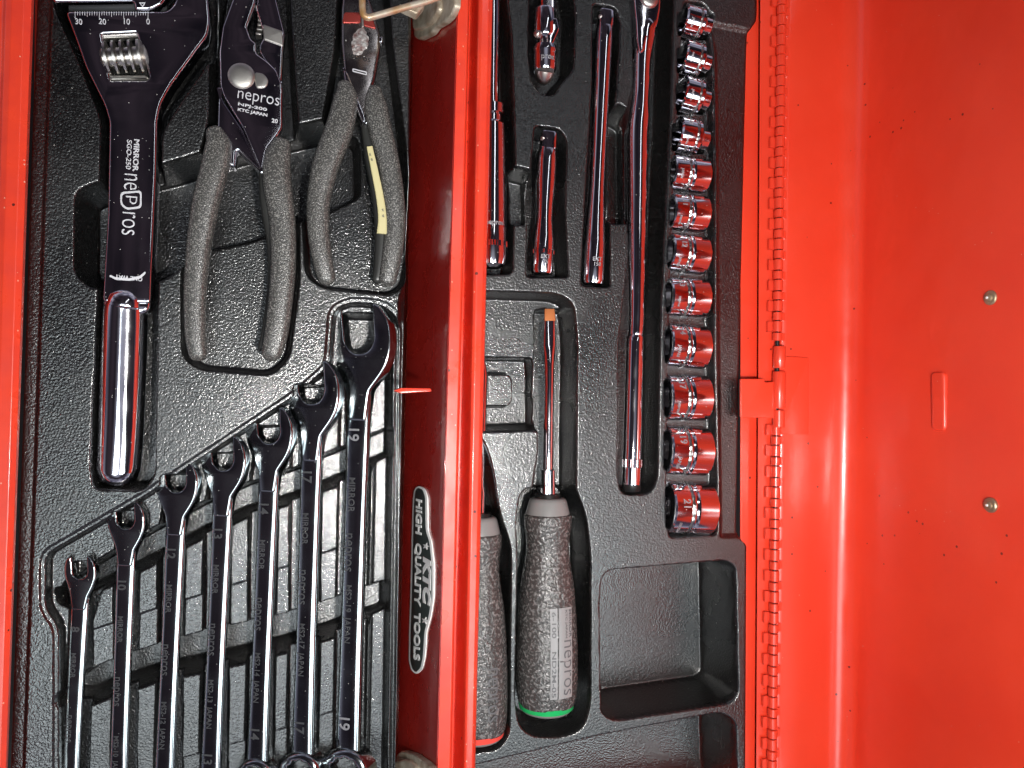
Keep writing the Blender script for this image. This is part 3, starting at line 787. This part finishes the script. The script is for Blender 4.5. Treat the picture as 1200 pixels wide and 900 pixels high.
g = Geo(); g.add(*lathe(c - Vector((0, 0, .002)), c + Vector((0, 0, .0016)), [(0, .0068), (.55, .0068), (.75, .0063), (.9, .0050), (1., .0030)], 36, side=(1, 0, 0))); g.build('pivot_bolt', M_BRUSH, root, 60)
g = Geo(); g.add(*px_plate([(298, 84), (309, 86), (315, 94), (312, 102), (300, 103)], .0042, .0012, .0005, r=4)); g.build('slip_slot', M_BRUSH, root)
text_fit('maker_name', 'nepros', 303, 117, .00356, 49, 14, -6, M_PRINT, root, -.0001)
text_fit('maker_code', 'NPJ-200', 296, 125.5, .00356, 34, 4.6, -7, M_PRINT, root, .0002)
text_fit('maker_code', 'KTC JAPAN', 296, 132, .00356, 35, 5.0, -7, M_PRINT, root, .0003)
text_fit('maker_code', '20', 322, 141.5, .00356, 7, 5, -5, M_PRINT, root, .0002)
def grip(path, root, ratio=.8): 
    g = Geo(); g.add(*sweep(path, 32, 2.7, ratio)); return g.build('grip', M_GRIP, root, 0)
grip([(252, 156, .001, 11), (256, 172, .001, 15.5), (251, 200, .001, 16.5), (241, 240, .001, 16), (233, 290, .001, 14.5), (229, 340, .001, 13.5), (229, 390, .001, 12.5), (232, 415, .001, 11)], root)
grip([(330, 170, .001, 11.5), (325, 190, .001, 16), (325, 215, .001, 17), (331, 260, .001, 15.5), (332, 310, .001, 15), (329, 350, .001, 14.5), (324, 390, .001, 14), (318, 414, .001, 12)], root)
g = Geo(); g.add(*sweep([(311, 205, -.003, 8), (313, 240, -.003, 8), (320, 290, -.003, 7), (320, 340, -.003, 7), (314, 385, -.003, 7), (308, 408, -.003, 6)], 20, 2.5, 1.)); g.build('grip_lining', M_GRIPDARK, root, 0)

# ------------------------------------------------------------------ diagonal cutters
root = empty('cutting_pliers', 'small cutting pliers with worn tips painted with a red reflection and a cream tape strip on one grip', 'pliers', U(420, 200, -.012))
g = Geo()
g.add(*px_plate([(402, -10), (408, -26), (424, -26), (438, 10), (447, 42), (446, 60), (440, 95), (427, 136), (424, 140), (412, 112), (403, 84), (400, 50), (400, 10)], .0020, .010, .0022, r=4))
g.build('jaws', M_JAW, root, 60)
g = Geo(); g.add(*px_plate([(403, 14), (423, 14), (423, 27), (401, 27)], .0026, .002, .0006, r=3)); g.build('left_cutting_tip', M_REDREFL, root)
g = Geo(); g.add(*px_plate([(426, 16), (436, 18), (441, 34), (426, 30)], .0026, .002, .0006, r=2)); g.build('right_cutting_tip', M_REDREFL, root)
g = Geo(); g.add(*px_plate([(423, 8), (425.5, 8), (426.5, 31), (424, 31)], .0030, .002, .0003, r=.5)); g.build('blade_line', M_BRUSH, root)
g = Geo(); g.add(*px_plate([(402, 78), (407, 84), (428, 134), (430, 146), (424, 142), (404, 94)], .0032, .010, .0010, r=1.5)); g.build('joint_edge', M_CHROME, root, 50)
wp = []
for i in range(40):
    a_ = 2 * math.pi * i / 40; q_ = 1 + .10 * math.sin(a_ * 3 + 1) + random.uniform(-.12, .12)
    wp.append((421.5 + 9.5 * q_ * math.cos(a_) - 2.5 * math.sin(a_), 49 + 16 * q_ * math.sin(a_)))
g = Geo(); g.add(*px_plate(wp, .00212, .0006, .00004, r=0)); g.build('worn_patch', mat('worn_pitted_steel', (.60, .58, .56), .5, metal=.7, grain=1., gscale=900, gdist=.0004, vary=((.22, .12, .11), 520)), root)
g = Geo(); g.add(*px_plate([(439, 42), (449, 43), (449, 50), (440, 50)], .0016, .004, .0008, r=2)); g.build('stop_lug', M_CHROME, root)
text_fit('maker_name', 'nepros', 420, 68.5, .0021, 28, 7, -8, M_BLACK, root, .0)
lp = [(413, 80), (430, 84), (430, 88), (413, 84)]
g = Geo(); g.add(*plate([tuple(U(x, y, .0021)[:2]) for x, y in fillet(lp, 1.5)], .0021, .0002, .00001, [[tuple(U(x, y, .0021)[:2]) for x, y in fillet([(414.2, 81.4), (429, 85), (429, 86.8), (414.2, 82.8)], 1)]], bseg=1)); g.build('etched_frame', M_PRINT, root, 0, False)
grip([(404, 101, .001, 9), (405, 116, .001, 14), (398, 150, .001, 16.5), (383, 190, .001, 16), (374, 230, .001, 14), (373, 270, .001, 13), (378, 305, .001, 12), (383, 326, .001, 10.5)], root)
grip([(439, 106, .001, 8), (440, 122, .001, 13), (445, 150, .001, 14), (455, 190, .001, 13), (461, 230, .001, 12.5), (463, 265, .001, 12), (459, 300, .001, 11.5), (454, 328, .001, 10)], root)
g = Geo(); g.add(*sweep([(428, 150, -.002, 5), (435, 190, -.002, 7), (443, 230, -.002, 7.5), (447, 270, -.002, 8), (445, 310, -.002, 7), (442, 328, -.002, 6)], 20, 2.5, 1.)); g.build('grip_lining', M_GRIPDARK, root, 0)
tp = sweep([(433, 172, .0035, 3.6, .0009), (439, 200, .0036, 4.2, .0009), (445, 230, .0036, 4.6, .0009), (448, 255, .0036, 5.0, .0009), (447.5, 274, .0036, 6.0, .0009)], 16, 5, 1., end=False)
g = Geo(); g.add(*tp); t_ = g.build('tape_strip', M_YELLOW, root, 50); t_['label'] = 'cream yellow tape strip with faint handwriting'
for (x, y) in ((434, 181), (436, 187), (449, 246), (449.5, 253)):
    text_px('faint_writing', 'w', x, y, .0047, 5, -75, M_DARKPRINT, root)

# ------------------------------------------------------------------ combination wrenches
def wrench(size, edge_t, edge_b, label, Lpx):
    """edge_t / edge_b: px of the shank's centre near the open end and lower down; local frame: y towards the open jaw"""
    hx, hy = heads[size]; zc = -.0055
    P = U(hx, hy, zc); Q = U(edge_b, 900, zc)
    yd = (P - Q).normalized()
    Wd = {8: .0175, 10: .0215, 12: .0255, 13: .0275, 14: .0295, 17: .0355, 19: .0420}[size] * .90
    sw = {8: .0088, 10: .0095, 12: .0103, 13: .0108, 14: .0112, 17: .0120, 19: .0135}[size]
    th = {8: .0042, 10: .0048, 12: .0054, 13: .0058, 14: .0062, 17: .0070, 19: .0078}[size]
    Rr = Wd / 2; s = Rr * .44
    # outline of the open end, jaw turned 15 degrees
    pts = [(-sw * .38, -Rr * 2.25), (-sw * .50, -Rr * 1.4), (-Rr * .80, -Rr * .75), (-Rr, -Rr * .10), (-Rr * .98, Rr * .55), (-Rr * .80, Rr * 1.08), (-s, Rr * 1.16), (-s, -Rr * .02), (-s * .5, -Rr * .30), (s * .5, -Rr * .30),
           (s, -Rr * .02), (s * 1.15, Rr * 1.10), (s * 1.55, Rr * 1.00), (Rr * .98, Rr * .5), (Rr, -Rr * .15), (Rr * .78, -Rr * .8), (sw * .50, -Rr * 1.4), (sw * .38, -Rr * 2.25)]
    ca, sa = math.cos(R(8)), math.sin(R(8)); out = []
    for i, (x, y) in enumerate(pts):
        if 2 <= i <= len(pts) - 3: x, y = x * ca - y * sa, x * sa + y * ca
        out.append((x, y))
    rad = [Rr * .1] * len(pts)
    for i in (3, 4, 5, 13, 14, 15, 2, 16 - 1): rad[i] = Rr * .35
    for i in (7, 8, 9, 10): rad[i] = Rr * .25
    root = empty('combination_wrench', label, 'wrench', group='combination wrenches in the left tray')
    tl = R(13 + 15 * (hx - 95) / 330.); zax = Vector((-math.sin(tl), 0, math.cos(tl)))
    xd = yd.cross(zax).normalized(); zax = xd.cross(yd).normalized()
    M = Matrix((xd, yd, zax)).transposed().to_4x4(); M.translation = P
    root.matrix_basis = M
    g = Geo(); g.add(*plate(fillet(out, rad, 4), th / 2, th, th * .20, bseg=4))
    # shank: flattened bar with rounded edges and a broad face
    L = Lpx / 2150.
    ns = 12; V = []; F = []; ts = th * .80
    sec = []
    for q_ in range(48):
        a_ = 2 * math.pi * q_ / 48; c_, s_ = math.cos(a_), math.sin(a_); e_ = 3.1 if c_ > 0 else 5
        f_ = (abs(c_) ** e_ + abs(s_) ** e_) ** (-1 / e_); sec.append((sw / 2 * f_ * c_, ts / 2 * f_ * s_))
    for k in range(ns + 1):
        y = -Rr * 1.05 - (L - Rr * 1.0) * k / ns
        sc = 1 - .10 * math.sin(math.pi * k / ns)
        for (a, b) in sec: V.append(Vector((a * sc, y, b)))
    n = len(sec)
    for k in range(ns):
        for i in range(n): F.append((k * n + i, k * n + (i + 1) % n, (k + 1) * n + (i + 1) % n, (k + 1) * n + i)[::-1])
    F.append(tuple(range(n))); F.append(tuple(ns * n + i for i in range(n))[::-1])
    a, b, c = V[F[0][0]], V[F[0][1]], V[F[0][2]]
    if (b - a).cross(c - a).dot(Vector(((a + c).x / 2, 0, (a + c).z / 2))) < 0: F = [f[::-1] for f in F]
    g.add(V, F)
    # ring end
    yc = -L - Rr * .62; ro = Rr * .76; ri = ro * .66
    o2 = [(ro * math.cos(2 * math.pi * i / 48), yc + ro * math.sin(2 * math.pi * i / 48)) for i in range(48)]
    i2 = [((ri * (1.0 if i % 4 == 0 else .90 if i % 2 == 0 else .94)) * math.cos(2 * math.pi * i / 48), yc + (ri * (1.0 if i % 4 == 0 else .90 if i % 2 == 0 else .94)) * math.sin(2 * math.pi * i / 48)) for i in range(48)]
    g.add(*plate(o2, th * .75, th * 1.5, th * .35, [i2], bseg=4))
    ob = mk('body', g.V, g.F, M_CHROME2, root, 42)
    def mark(s_, y, sz, name, mm=M_ENGR, sx=1., bold=.00004):
        V, F = text_geo(s_, sz, .00005, 0, bold, sx)
        Mx = Matrix.Translation((-sw * .14, y, ts / 2 + .00005)) @ Matrix.Rotation(-math.pi / 2, 4, 'Z')
        mk(name, [Mx @ v for v in V], F, mm, root, 0, False)
    mark(str(size), -Rr * 2.0 - .0115, sw * .62, 'size_mark', M_SOFTPRINT if size == 19 else M_ENGR, bold=.0001)
    mark('MIRROR', -Rr * 2 - .007 - L * .17, sw * .38, 'maker_line', bold=.00005)
    mark('nepros', -Rr * 2 - .007 - L * .17 - .031, sw * .62, 'maker_name', bold=.0000, sx=.9)
    mark('MS2-%02d  JAPAN' % size, -Rr * 2 - .007 - L * .17 - .064, sw * .36, 'maker_line', bold=.00004)
    mark(str(size), -L + Rr * .2 + .012, sw * .62, 'size_mark', M_SOFTPRINT if size == 19 else M_ENGR, bold=.0001)
    return root
WL = {8: (280, 'smallest chrome combination wrench, first from the left in the row, size mark 8'),
      10: (340, 'second smallest chrome combination wrench, right of the smallest one, size mark 10'),
      12: (350, 'third chrome combination wrench from the left of the row of seven, size mark 12'),
      13: (357, 'middle chrome combination wrench of the row of seven, size mark 13'),
      14: (365, 'fifth chrome combination wrench from the left in the row, size mark 14'),
      17: (410, 'second largest chrome combination wrench, left of the largest one, size mark 17'),
      19: (472, 'largest chrome combination wrench beside the maroon front panel, size mark 19')}
EB = {8: 84, 10: 140, 12: 194, 13: 248, 14: 302, 17: 355, 19: 408}
for sz in (8, 10, 12, 13, 14, 17, 19):
    wrench(sz, None, EB[sz], WL[sz][1], WL[sz][0])

# ------------------------------------------------------------------ ratchet, extension bars, joint
def bar(name, label, cat, A, B, prof, n=2., group=None, seg=36, part='shaft', squash=1.):
    root = empty(name, label, cat, (A + B) / 2 - Vector((0, 0, .008)), group)
    g = Geo(); g.add(*lathe(A, B, prof, seg, n=n, squash=squash)); g.build(part, M_CHROME, root, 30)
    return root
def ring_part(root, A, B, t0, t1, r, name, material=None, seg=72, ribs=(2, -.06)):
    g = Geo(); g.add(*lathe(A.lerp(B, t0), A.lerp(B, t1), [(0, r * .9), (.06, r), (.94, r), (1, r * .9)], seg, ribs=(ribs[0], ribs[1], (1, 2)) if ribs else None))
    g.build(name, material or M_CHROME, root, 25)
def ball(root, c, r, name='detent_ball'):
    V, F = lathe(c - Vector((0, 0, r)), c + Vector((0, 0, r)), [(i / 8, max(1e-5, r * math.sin(math.pi * i / 8))) for i in range(9)], 16, side=(1, 0, 0))
    g = Geo(); g.add(V, F); g.build(name, M_STEEL, root, 0)
def dmarks(root, A, B, t, r, strings, size):
    """short lines of lettering wrapped on top of a round bar"""
    ax = (B - A).normalized()
    for j, s_ in enumerate(strings):
        sd = Vector((0, 0, 1)).cross(ax).normalized()
        if sd.x < 0: sd = -sd
        c = A.lerp(B, t) + ax * (j * size * .95)
        V, F = text_geo(s_, size, .00008, 0, .00005)
        VV = []
        for v in V:
            an = v.x / r
            VV.append(c + sd * (r * math.sin(an)) + Vector((0, 0, 1)) * (r * math.cos(an) + .00008 + v.z) - ax * v.y)
        g = Geo(); g.add(VV, F); g.build('lettering', M_SOFTPRINT, root, 0, False)

# long drive bar partly hidden by the rim
A = U(576, -40, -.003); B = U(576, 314, -.003)
root = bar('ratchet_handle', 'thick chrome drive handle half hidden behind the red rim, upper middle', 'ratchet', A, B,
           [(0, .0045), (.15, .0050), (.42, .0042), (.46, .0044), (.465, .0074), (.495, .0074), (.50, .0060), (.52, .0060), (.53, .0078), (.62, .0082), (.86, .0086), (.97, .0086), (.99, .0078), (1, .0050)])
ring_part(root, A, B, .915, .935, .0092, 'knurled_ring')
dmarks(root, A, B, .86, .0088, ['nepros'], .0040)
# short extension bar
A = U(642, 156, -.002); B = U(635, 321, -.002)
root = bar('extension_bar', 'short chrome extension bar lying between the universal joint and the screwdriver', 'extension bar', A, B,
           [(0, .0040), (.01, .0044), (.115, .0044), (.12, .0046), (.14, .0056), (.2, .0060), (.36, .0059), (.52, .0051), (.62, .0051), (.74, .0062), (.76, .0064), (.80, .0064), (.985, .0064), (1, .0058)],
           n=[6, 6, 6, 3, 2] + [2] * 9)
ring_part(root, A, B, .835, .865, .0067, 'knurled_ring')
ball(root, A.lerp(B, .055) + Vector((-.0036, 0, .003)), .0016)
dmarks(root, A, B, .89, .0064, ['EXT', '75'], .0032)
# long extension bar
A = U(709, 14, -.002); B = U(694.5, 333, -.002)
root = bar('extension_bar', 'long slim chrome extension bar left of the long ratchet', 'extension bar', A, B,
           [(0, .0040), (.006, .0044), (.055, .0044), (.058, .0046), (.07, .0052), (.11, .0054), (.3, .0050), (.5, .0046), (.65, .0046), (.8, .0058), (.845, .0062), (.85, .0064), (.99, .0064), (1, .0058)],
           n=[6, 6, 6, 3, 2] + [2] * 9)
ball(root, A.lerp(B, .03) + Vector((-.0036, 0, .003)), .0016)
dmarks(root, A, B, .915, .0064, ['EXT', '150'], .0032)
# universal joint
A = U(638, 12, -.001); B = U(638, 84, -.001)
root = bar('universal_joint', 'small chrome universal joint with square drive at the top edge', 'universal joint', A, B,
           [(0, .0060), (.03, .0066), (.42, .0066), (.46, .0058), (.50, .0040), (.56, .0040), (.60, .0068), (.66, .0073), (.70, .0073), (.72, .0069), (.96, .0069), (1, .0062)], part='knuckle_body')
g = Geo(); g.add(*lathe(U(641, -34, -.001), U(641, 14, -.001), [(0, .0044), (.02, .0048), (1, .0048)], 32, n=6)); g.build('square_drive', M_CHROME, root, 30)
g = Geo(); g.add(*lathe(B, U(636, 99, -.004), [(0, .0056), (.35, .0052), (.8, .0036), (1, .0020)], 24)); g.build('tail_point', M_STEEL, root, 50)
ball(root, U(630, 40, .0042), .0024, 'cross_pin')
g = Geo(); g.add(*px_plate([(640, 22), (653, 20), (656, 34), (648, 52), (642, 56), (641, 40)], .0046, .008, .0010, r=3)); g.build('fork_arm', M_CHROME, root, 40)
dmarks(root, A, B, .83, .0071, ['pros'], .0045)
# ratchet with long handle
A = U(762, -8, .000); B = U(740, 575, -.001)
root = empty('long_ratchet', 'longest chrome tool of the right tray, flat-headed ratchet with slim handle beside the sockets', 'ratchet', U(750, 300, -.016))
g = Geo(); g.add(*px_plate([(742, -60), (776, -60), (775, 10), (772, 28), (760, 46), (756, 60), (750, 62), (747, 46), (746, 24), (744, 6)], .006, .012, .0018, r=5)); g.build('head', M_CHROME, root, 40)
c = U(761, -2, .006); g = Geo(); g.add(*lathe(c - Vector((0, 0, .001)), c + Vector((0, 0, .002)), [(0, .0058), (.5, .0058), (.8, .005), (1, .003)], 30, side=(1, 0, 0))); g.build('cover_disc', M_STEEL, root, 50)
g = Geo(); g.add(*sweep([(757, 30, .0015, 12, .0050), (753, 70, .001, 9.5, .0045), (751, 110, .0005, 9.2, .0050), (749, 135, .0, 11, .0060), (747, 160, -.001, 12, .0068), (746.5, 230, -.001, 11, .0065), (746.5, 300, -.001, 9.5, .0054),
                         (746, 370, -.001, 8.5, .0046), (745, 392, -.001, 8.2, .0044)], 36, 2., 1.)); g.build('neck', M_CHROME, root, 0)
g = Geo(); g.add(*px_plate([(736, 152), (742, 140), (746, 150), (746, 258), (741, 262), (736, 258)], -.004, .006, .002, r=3)); g.build('side_flat', M_CHROME, root, 40)
A = U(744.5, 392, -.001); B = U(740, 574, -.001)
g = Geo(); g.add(*lathe(A, B, [(0, .0040), (.02, .0052), (.05, .0052), (.3, .0053), (.7, .0055), (.8, .0055), (.96, .0055), (.985, .0050), (1, .0040)], 40)); g.build('handle', M_CHROME, root, 35)
ring_part(root, A, B, .80, .855, .0061, 'knurled_ring', ribs=(3, -.07))
g = Geo(); g.add(*lathe(A.lerp(B, .965), A.lerp(B, 1.01), [(0, .0057), (.7, .0055), (1, .0045)], 32)); g.build('end_cap', M_BLACK, root, 40)

# ------------------------------------------------------------------ sockets
SZ = ['5.5', '6', '7', '8', '10', '11', '12', '13', '14', '17', '19', '21']
ORD = ['first and smallest, at the top edge of the tray', 'second from the top', 'third from the top', 'fourth from the top, last one with a narrow nose', 'fifth from the top, first with a full barrel', 'sixth from the top',
       'seventh from the top', 'eighth from the top, level with the cutters\' grip ends', 'ninth from the top', 'tenth from the top', 'second from the bottom', 'last and largest, at the bottom of the row']
for i, (cy, cx, _, r, L, kind) in enumerate(SK):
    cx = cx - (6 if kind == 'b' else 0); k = MPP(cx, cy, -.001); rr = r * k; LL = L * k * .98
    cz = .001 - rr * .52
    c = U(cx - 1, cy, cz)
    slant = R((-8 if kind == 'a' else -2.5) + random.uniform(-1.8, 1.8)); turn = random.uniform(-14, 14)
    ax = Vector((math.cos(slant), math.sin(slant), 0))
    A = c - ax * LL / 2; B = c + ax * LL / 2
    root = empty('socket', 'chrome socket in the vertical row, ' + ORD[i], 'socket', c - Vector((0, 0, rr)), 'chrome sockets in the right tray')
    if kind == 'a':
        pr = [(0, rr * .90), (.04, rr), (.44, rr), (.46, rr * .94), (.52, rr * .94), (.54, rr), (.62, rr), (.68, rr * .88), (.74, rr * .62), (.78, rr * .55), (.97, rr * .55), (1, rr * .50)]
    else:
        pr = [(0, rr * .94), (.03, rr * .99), (.36, rr * .99), (.38, rr * .94), (.43, rr * .94), (.445, rr * 1.0), (.47, rr * 1.0), (.49, rr * .95), (.53, rr * .96), (.56, rr), (.97, rr), (1, rr * .95)]
    V, F = lathe(A, B, pr, 56, cap=False)
    n0 = len(V); seg = 56; sd = Vector((0, 0, 1)).cross(ax).normalized()
    # bore: square drive hole on the left end
    rings = [(A, rr * .84, 2), (A + ax * .0006, rr * .80, 2), (A + ax * .0008, min(rr * .72, .0062), 6), (A + ax * LL * .45, min(rr * .72, .0062), 6)]
    prev = 0
    for (c_, r_, n_) in rings:
        b0 = len(V)
        for j in range(seg):
            a_ = 2 * math.pi * (j + .5) / seg; cc, ss = math.cos(a_), math.sin(a_); q = (abs(cc) ** n_ + abs(ss) ** n_) ** (-1 / n_)
            up_ = ax.cross(sd); up_ = up_ if up_.z > 0 else -up_
            V.append(c_ + sd * (r_ * q * cc) + up_ * (r_ * q * ss))
        for j in range(seg):
            j2 = (j + 1) % seg; F.append((prev + j2, prev + j, b0 + j, b0 + j2))
        prev = b0
    F.append(tuple(prev + j for j in range(seg)))
    F.append(tuple(len(pr) * seg - seg + j for j in range(seg)))
    g = Geo(); g.add(V, F); b_ = g.build('barrel', M_CHROME, root, 28)
    g = Geo(); t0 = .47 if kind == 'a' else .385
    g.add(*lathe(A.lerp(B, t0), A.lerp(B, t0 + .05), [(0, rr * .965), (.5, rr * .985), (1, rr * .965)], 80, ribs=(2, -.03, (0, 1, 2)))); g.build('knurled_band', M_STEEL, root, 25)
    # etched size and maker name round the barrel, reading round the circumference
    up_ = Vector((0, 0, 1))
    def wrap(s_, t, size, phi0, rot=0, name='size_mark'):
        VT, FT = text_geo(s_, size, .00006, 0, .00006)
        VV = []
        for v in VT:
            x_, y_ = v.x, v.y
            an = phi0 - x_ / rr
            VV.append(A.lerp(B, t) + ax * (y_) + sd * (rr * 1.0 * math.sin(an)) + up_ * (rr * math.cos(an)) + (sd * math.sin(an) + up_ * math.cos(an)) * (.00006 + v.z))
        FF = FT
        g = Geo(); g.add(VV, FF); g.build(name, M_SOFTPRINT, root, 0, False)
    sdy = sd.y
    wrap(SZ[i], .24, rr * .40 if kind == 'b' else rr * .34, R(28 + turn) if sdy > 0 else R(-28 + turn))
    wrap('nepros' if i % 2 else 'JAPAN', .16 if kind == 'b' else .2, rr * .19, R(-28 + turn) if sdy > 0 else R(28 + turn), name='maker_mark')

# ------------------------------------------------------------------ screwdrivers
def screwdriver(label, x_top, x_bot, y0, y1, shaft_top, ring_mat, flat, zc=-.006):
    A = U(x_top, y0, zc); B = U(x_bot, y1, zc); L = (B - A).length
    root = empty('screwdriver', label, 'screwdriver', (A + B) / 2 - Vector((0, 0, .016)))
    k = MPP(x_top, 700, zc)
    w_ = lambda p: p * k
    prof = [(.075, w_(26)), (.085, w_(27.5)), (.13, w_(27)), (.19, w_(25)), (.25, w_(24.8)), (.32, w_(27)), (.42, w_(31)), (.55, w_(33.5)), (.68, w_(35)), (.80, w_(35.5)), (.88, w_(35)), (.93, w_(33.5)), (.952, w_(32))]
    prof = [(t, r_ * .96) for t, r_ in prof]
    Q = catmull(prof, 4)
    g = Geo(); g.add(*lathe(A, B, [(q[0], q[1]) for q in Q], 48, n=2.3)); g.build('grip', M_HANDLE, root, 0)
    g = Geo(); g.add(*lathe(A, B, [(0, w_(17)), (.006, w_(20)), (.02, w_(21.5)), (.07, w_(24.5)), (.08, w_(25))], 48)); g.build('collar', M_COLLAR, root, 50)
    g = Geo(); g.add(*lathe(A, B, [(.945, w_(30)), (.947, w_(31.5)), (.972, w_(30.5)), (.974, w_(29))], 48)); g.build('colour_ring', ring_mat, root, 50)
    g = Geo(); g.add(*lathe(A, B, [(.970, w_(29.5)), (.985, w_(27.5)), (.995, w_(22)), (1.0, w_(12))], 48)); g.build('end_cap', M_COLLAR, root, 60)
    g = Geo(); g.add(*lathe(A - (B - A).normalized() * .002, A, [(0, w_(14)), (1, w_(15))], 32)); g.build('shaft_bushing', M_BLACK, root)
    # label plate let into the grip
    ax = (B - A).normalized(); sd = Vector((1, 0, 0)); sd = (sd - ax * sd.dot(ax)).normalized(); up = Vector((0, 0, 1))
    def surf(s_, t, lift):      # s_: across in metres, t along 0..1
        r_ = float(np.interp(t, [q[0] for q in Q], [q[1] for q in Q])); an = s_ / r_
        c_, s2 = math.cos(an), math.sin(an); q = (abs(c_) ** 2.3 + abs(s2) ** 2.3) ** (-1 / 2.3)
        return A.lerp(B, t) + (sd * s2 + up * c_) * (r_ * q + lift)
    def slab(s0, s1, t0, t1, lift, name, material):
        V = []; F = []; na, nb = 6, 10
        for z_ in (lift, lift - .0012):
            for i in range(nb + 1):
                for j in range(na + 1): V.append(surf(lerp(s0, s1, j / na), lerp(t0, t1, i / nb), z_))
        st = (na + 1)
        for i in range(nb):
            for j in range(na): F.append((i * st + j, (i + 1) * st + j, (i + 1) * st + j + 1, i * st + j + 1))
        o_ = (nb + 1) * st
        for i in range(nb):
            for j in (0, na):
                f = (i * st + j, (i + 1) * st + j, o_ + (i + 1) * st + j, o_ + i * st + j); F.append(f if j else f[::-1])
        for j in range(na):
            for i in (0, nb):
                f = (i * st + j, i * st + j + 1, o_ + i * st + j + 1, o_ + i * st + j); F.append(f if i == 0 else f[::-1])
        g = Geo(); g.add(V, F); return g.build(name, material, root, 40)
    def wtext(s_, sc, t0_, t1_, h_, bold=0.):
        V, F = text_geo(s_, .01, .00005, 0, bold); xs = [v.x for v in V]; ys = [v.y for v in V]; x0, x1, y0_, y1_ = min(xs), max(xs), min(ys), max(ys)
        VV = [surf(sc + (v.y - y0_) / (y1_ - y0_) * h_ - h_ / 2, lerp(t0_, t1_, (v.x - x0) / (x1 - x0)), .00075 + v.z) for v in V]
        g = Geo(); g.add(VV, F); g.build('lettering', M_DARKPRINT2, root, 0, False)
    if flat:
        slab(.0018, .0100, .485, .89, .0006, 'label_plate', M_PLATE); slab(-.0030, .0010, .485, .89, .0006, 'label_plate', M_PLATE)
        wtext('nepros', .0058, .63, .875, .0068, -.0001); wtext('MIRROR', .0087, .495, .62, .0018, .0002); wtext('KTC JAPAN', .0060, .495, .62, .0015, .0001); wtext('6-100    ND2M-05', -.0010, .50, .88, .0024, .0001)
    else:
        slab(-.0045, .0110, .55, .90, .0004, 'label_plate', M_HANDLE); wtext('nepros', .0035, .64, .87, .0085)
    # shaft
    T_ = U(shaft_top[0], shaft_top[1], zc); C_ = U(shaft_top[0] + (x_top - shaft_top[0]) * .95, y0 - 28, zc)
    g = Geo()
    if flat:
        T2 = U(shaft_top[0] + .3, shaft_top[1] + 14, zc)
        LS = (A - T2).length
        g.add(*lathe(T2, A, [(0, w_(6.2)), (.14, w_(7.0)), (.2, w_(6.2)), (.28, w_(5.6)), (.55, w_(5.6)), (.84, w_(5.8)), (.845, w_(7.2)), (1, w_(7.2))], 32, n=[3, 3, 2, 2, 2, 2, 3, 6], squash=[.35, .45, .8, 1, 1, 1, 1, 1]))
        g.build('shaft', M_CHROME, root, 35)
        g = Geo(); g.add(*lathe(T_, T2, [(0, w_(5.4)), (.06, w_(5.8)), (1, w_(6.4))], 24, n=5, squash=[.12, .2, .33])); g.build('blade_tip', M_ORANGEREFL, root, 40)
    else:
        g.add(*lathe(T_, A, [(0, w_(2)), (.1, w_(6)), (.8, w_(6)), (.85, w_(8)), (1, w_(8))], 32)); g.build('shaft', M_CHROME, root, 35)
    return root
M_DARKPRINT2 = mat('moulded_grey_lettering', (.10, .10, .105), .5)
screwdriver('flat screwdriver with pebbled grey handle, green ring and pale label plate', 642, 640, 583, 834, (644, 362), M_GREEN, True)
screwdriver('screwdriver with red ring whose left half is hidden by the red rim', 561, 559, 605, 867, (566, 420), M_REDP, False)
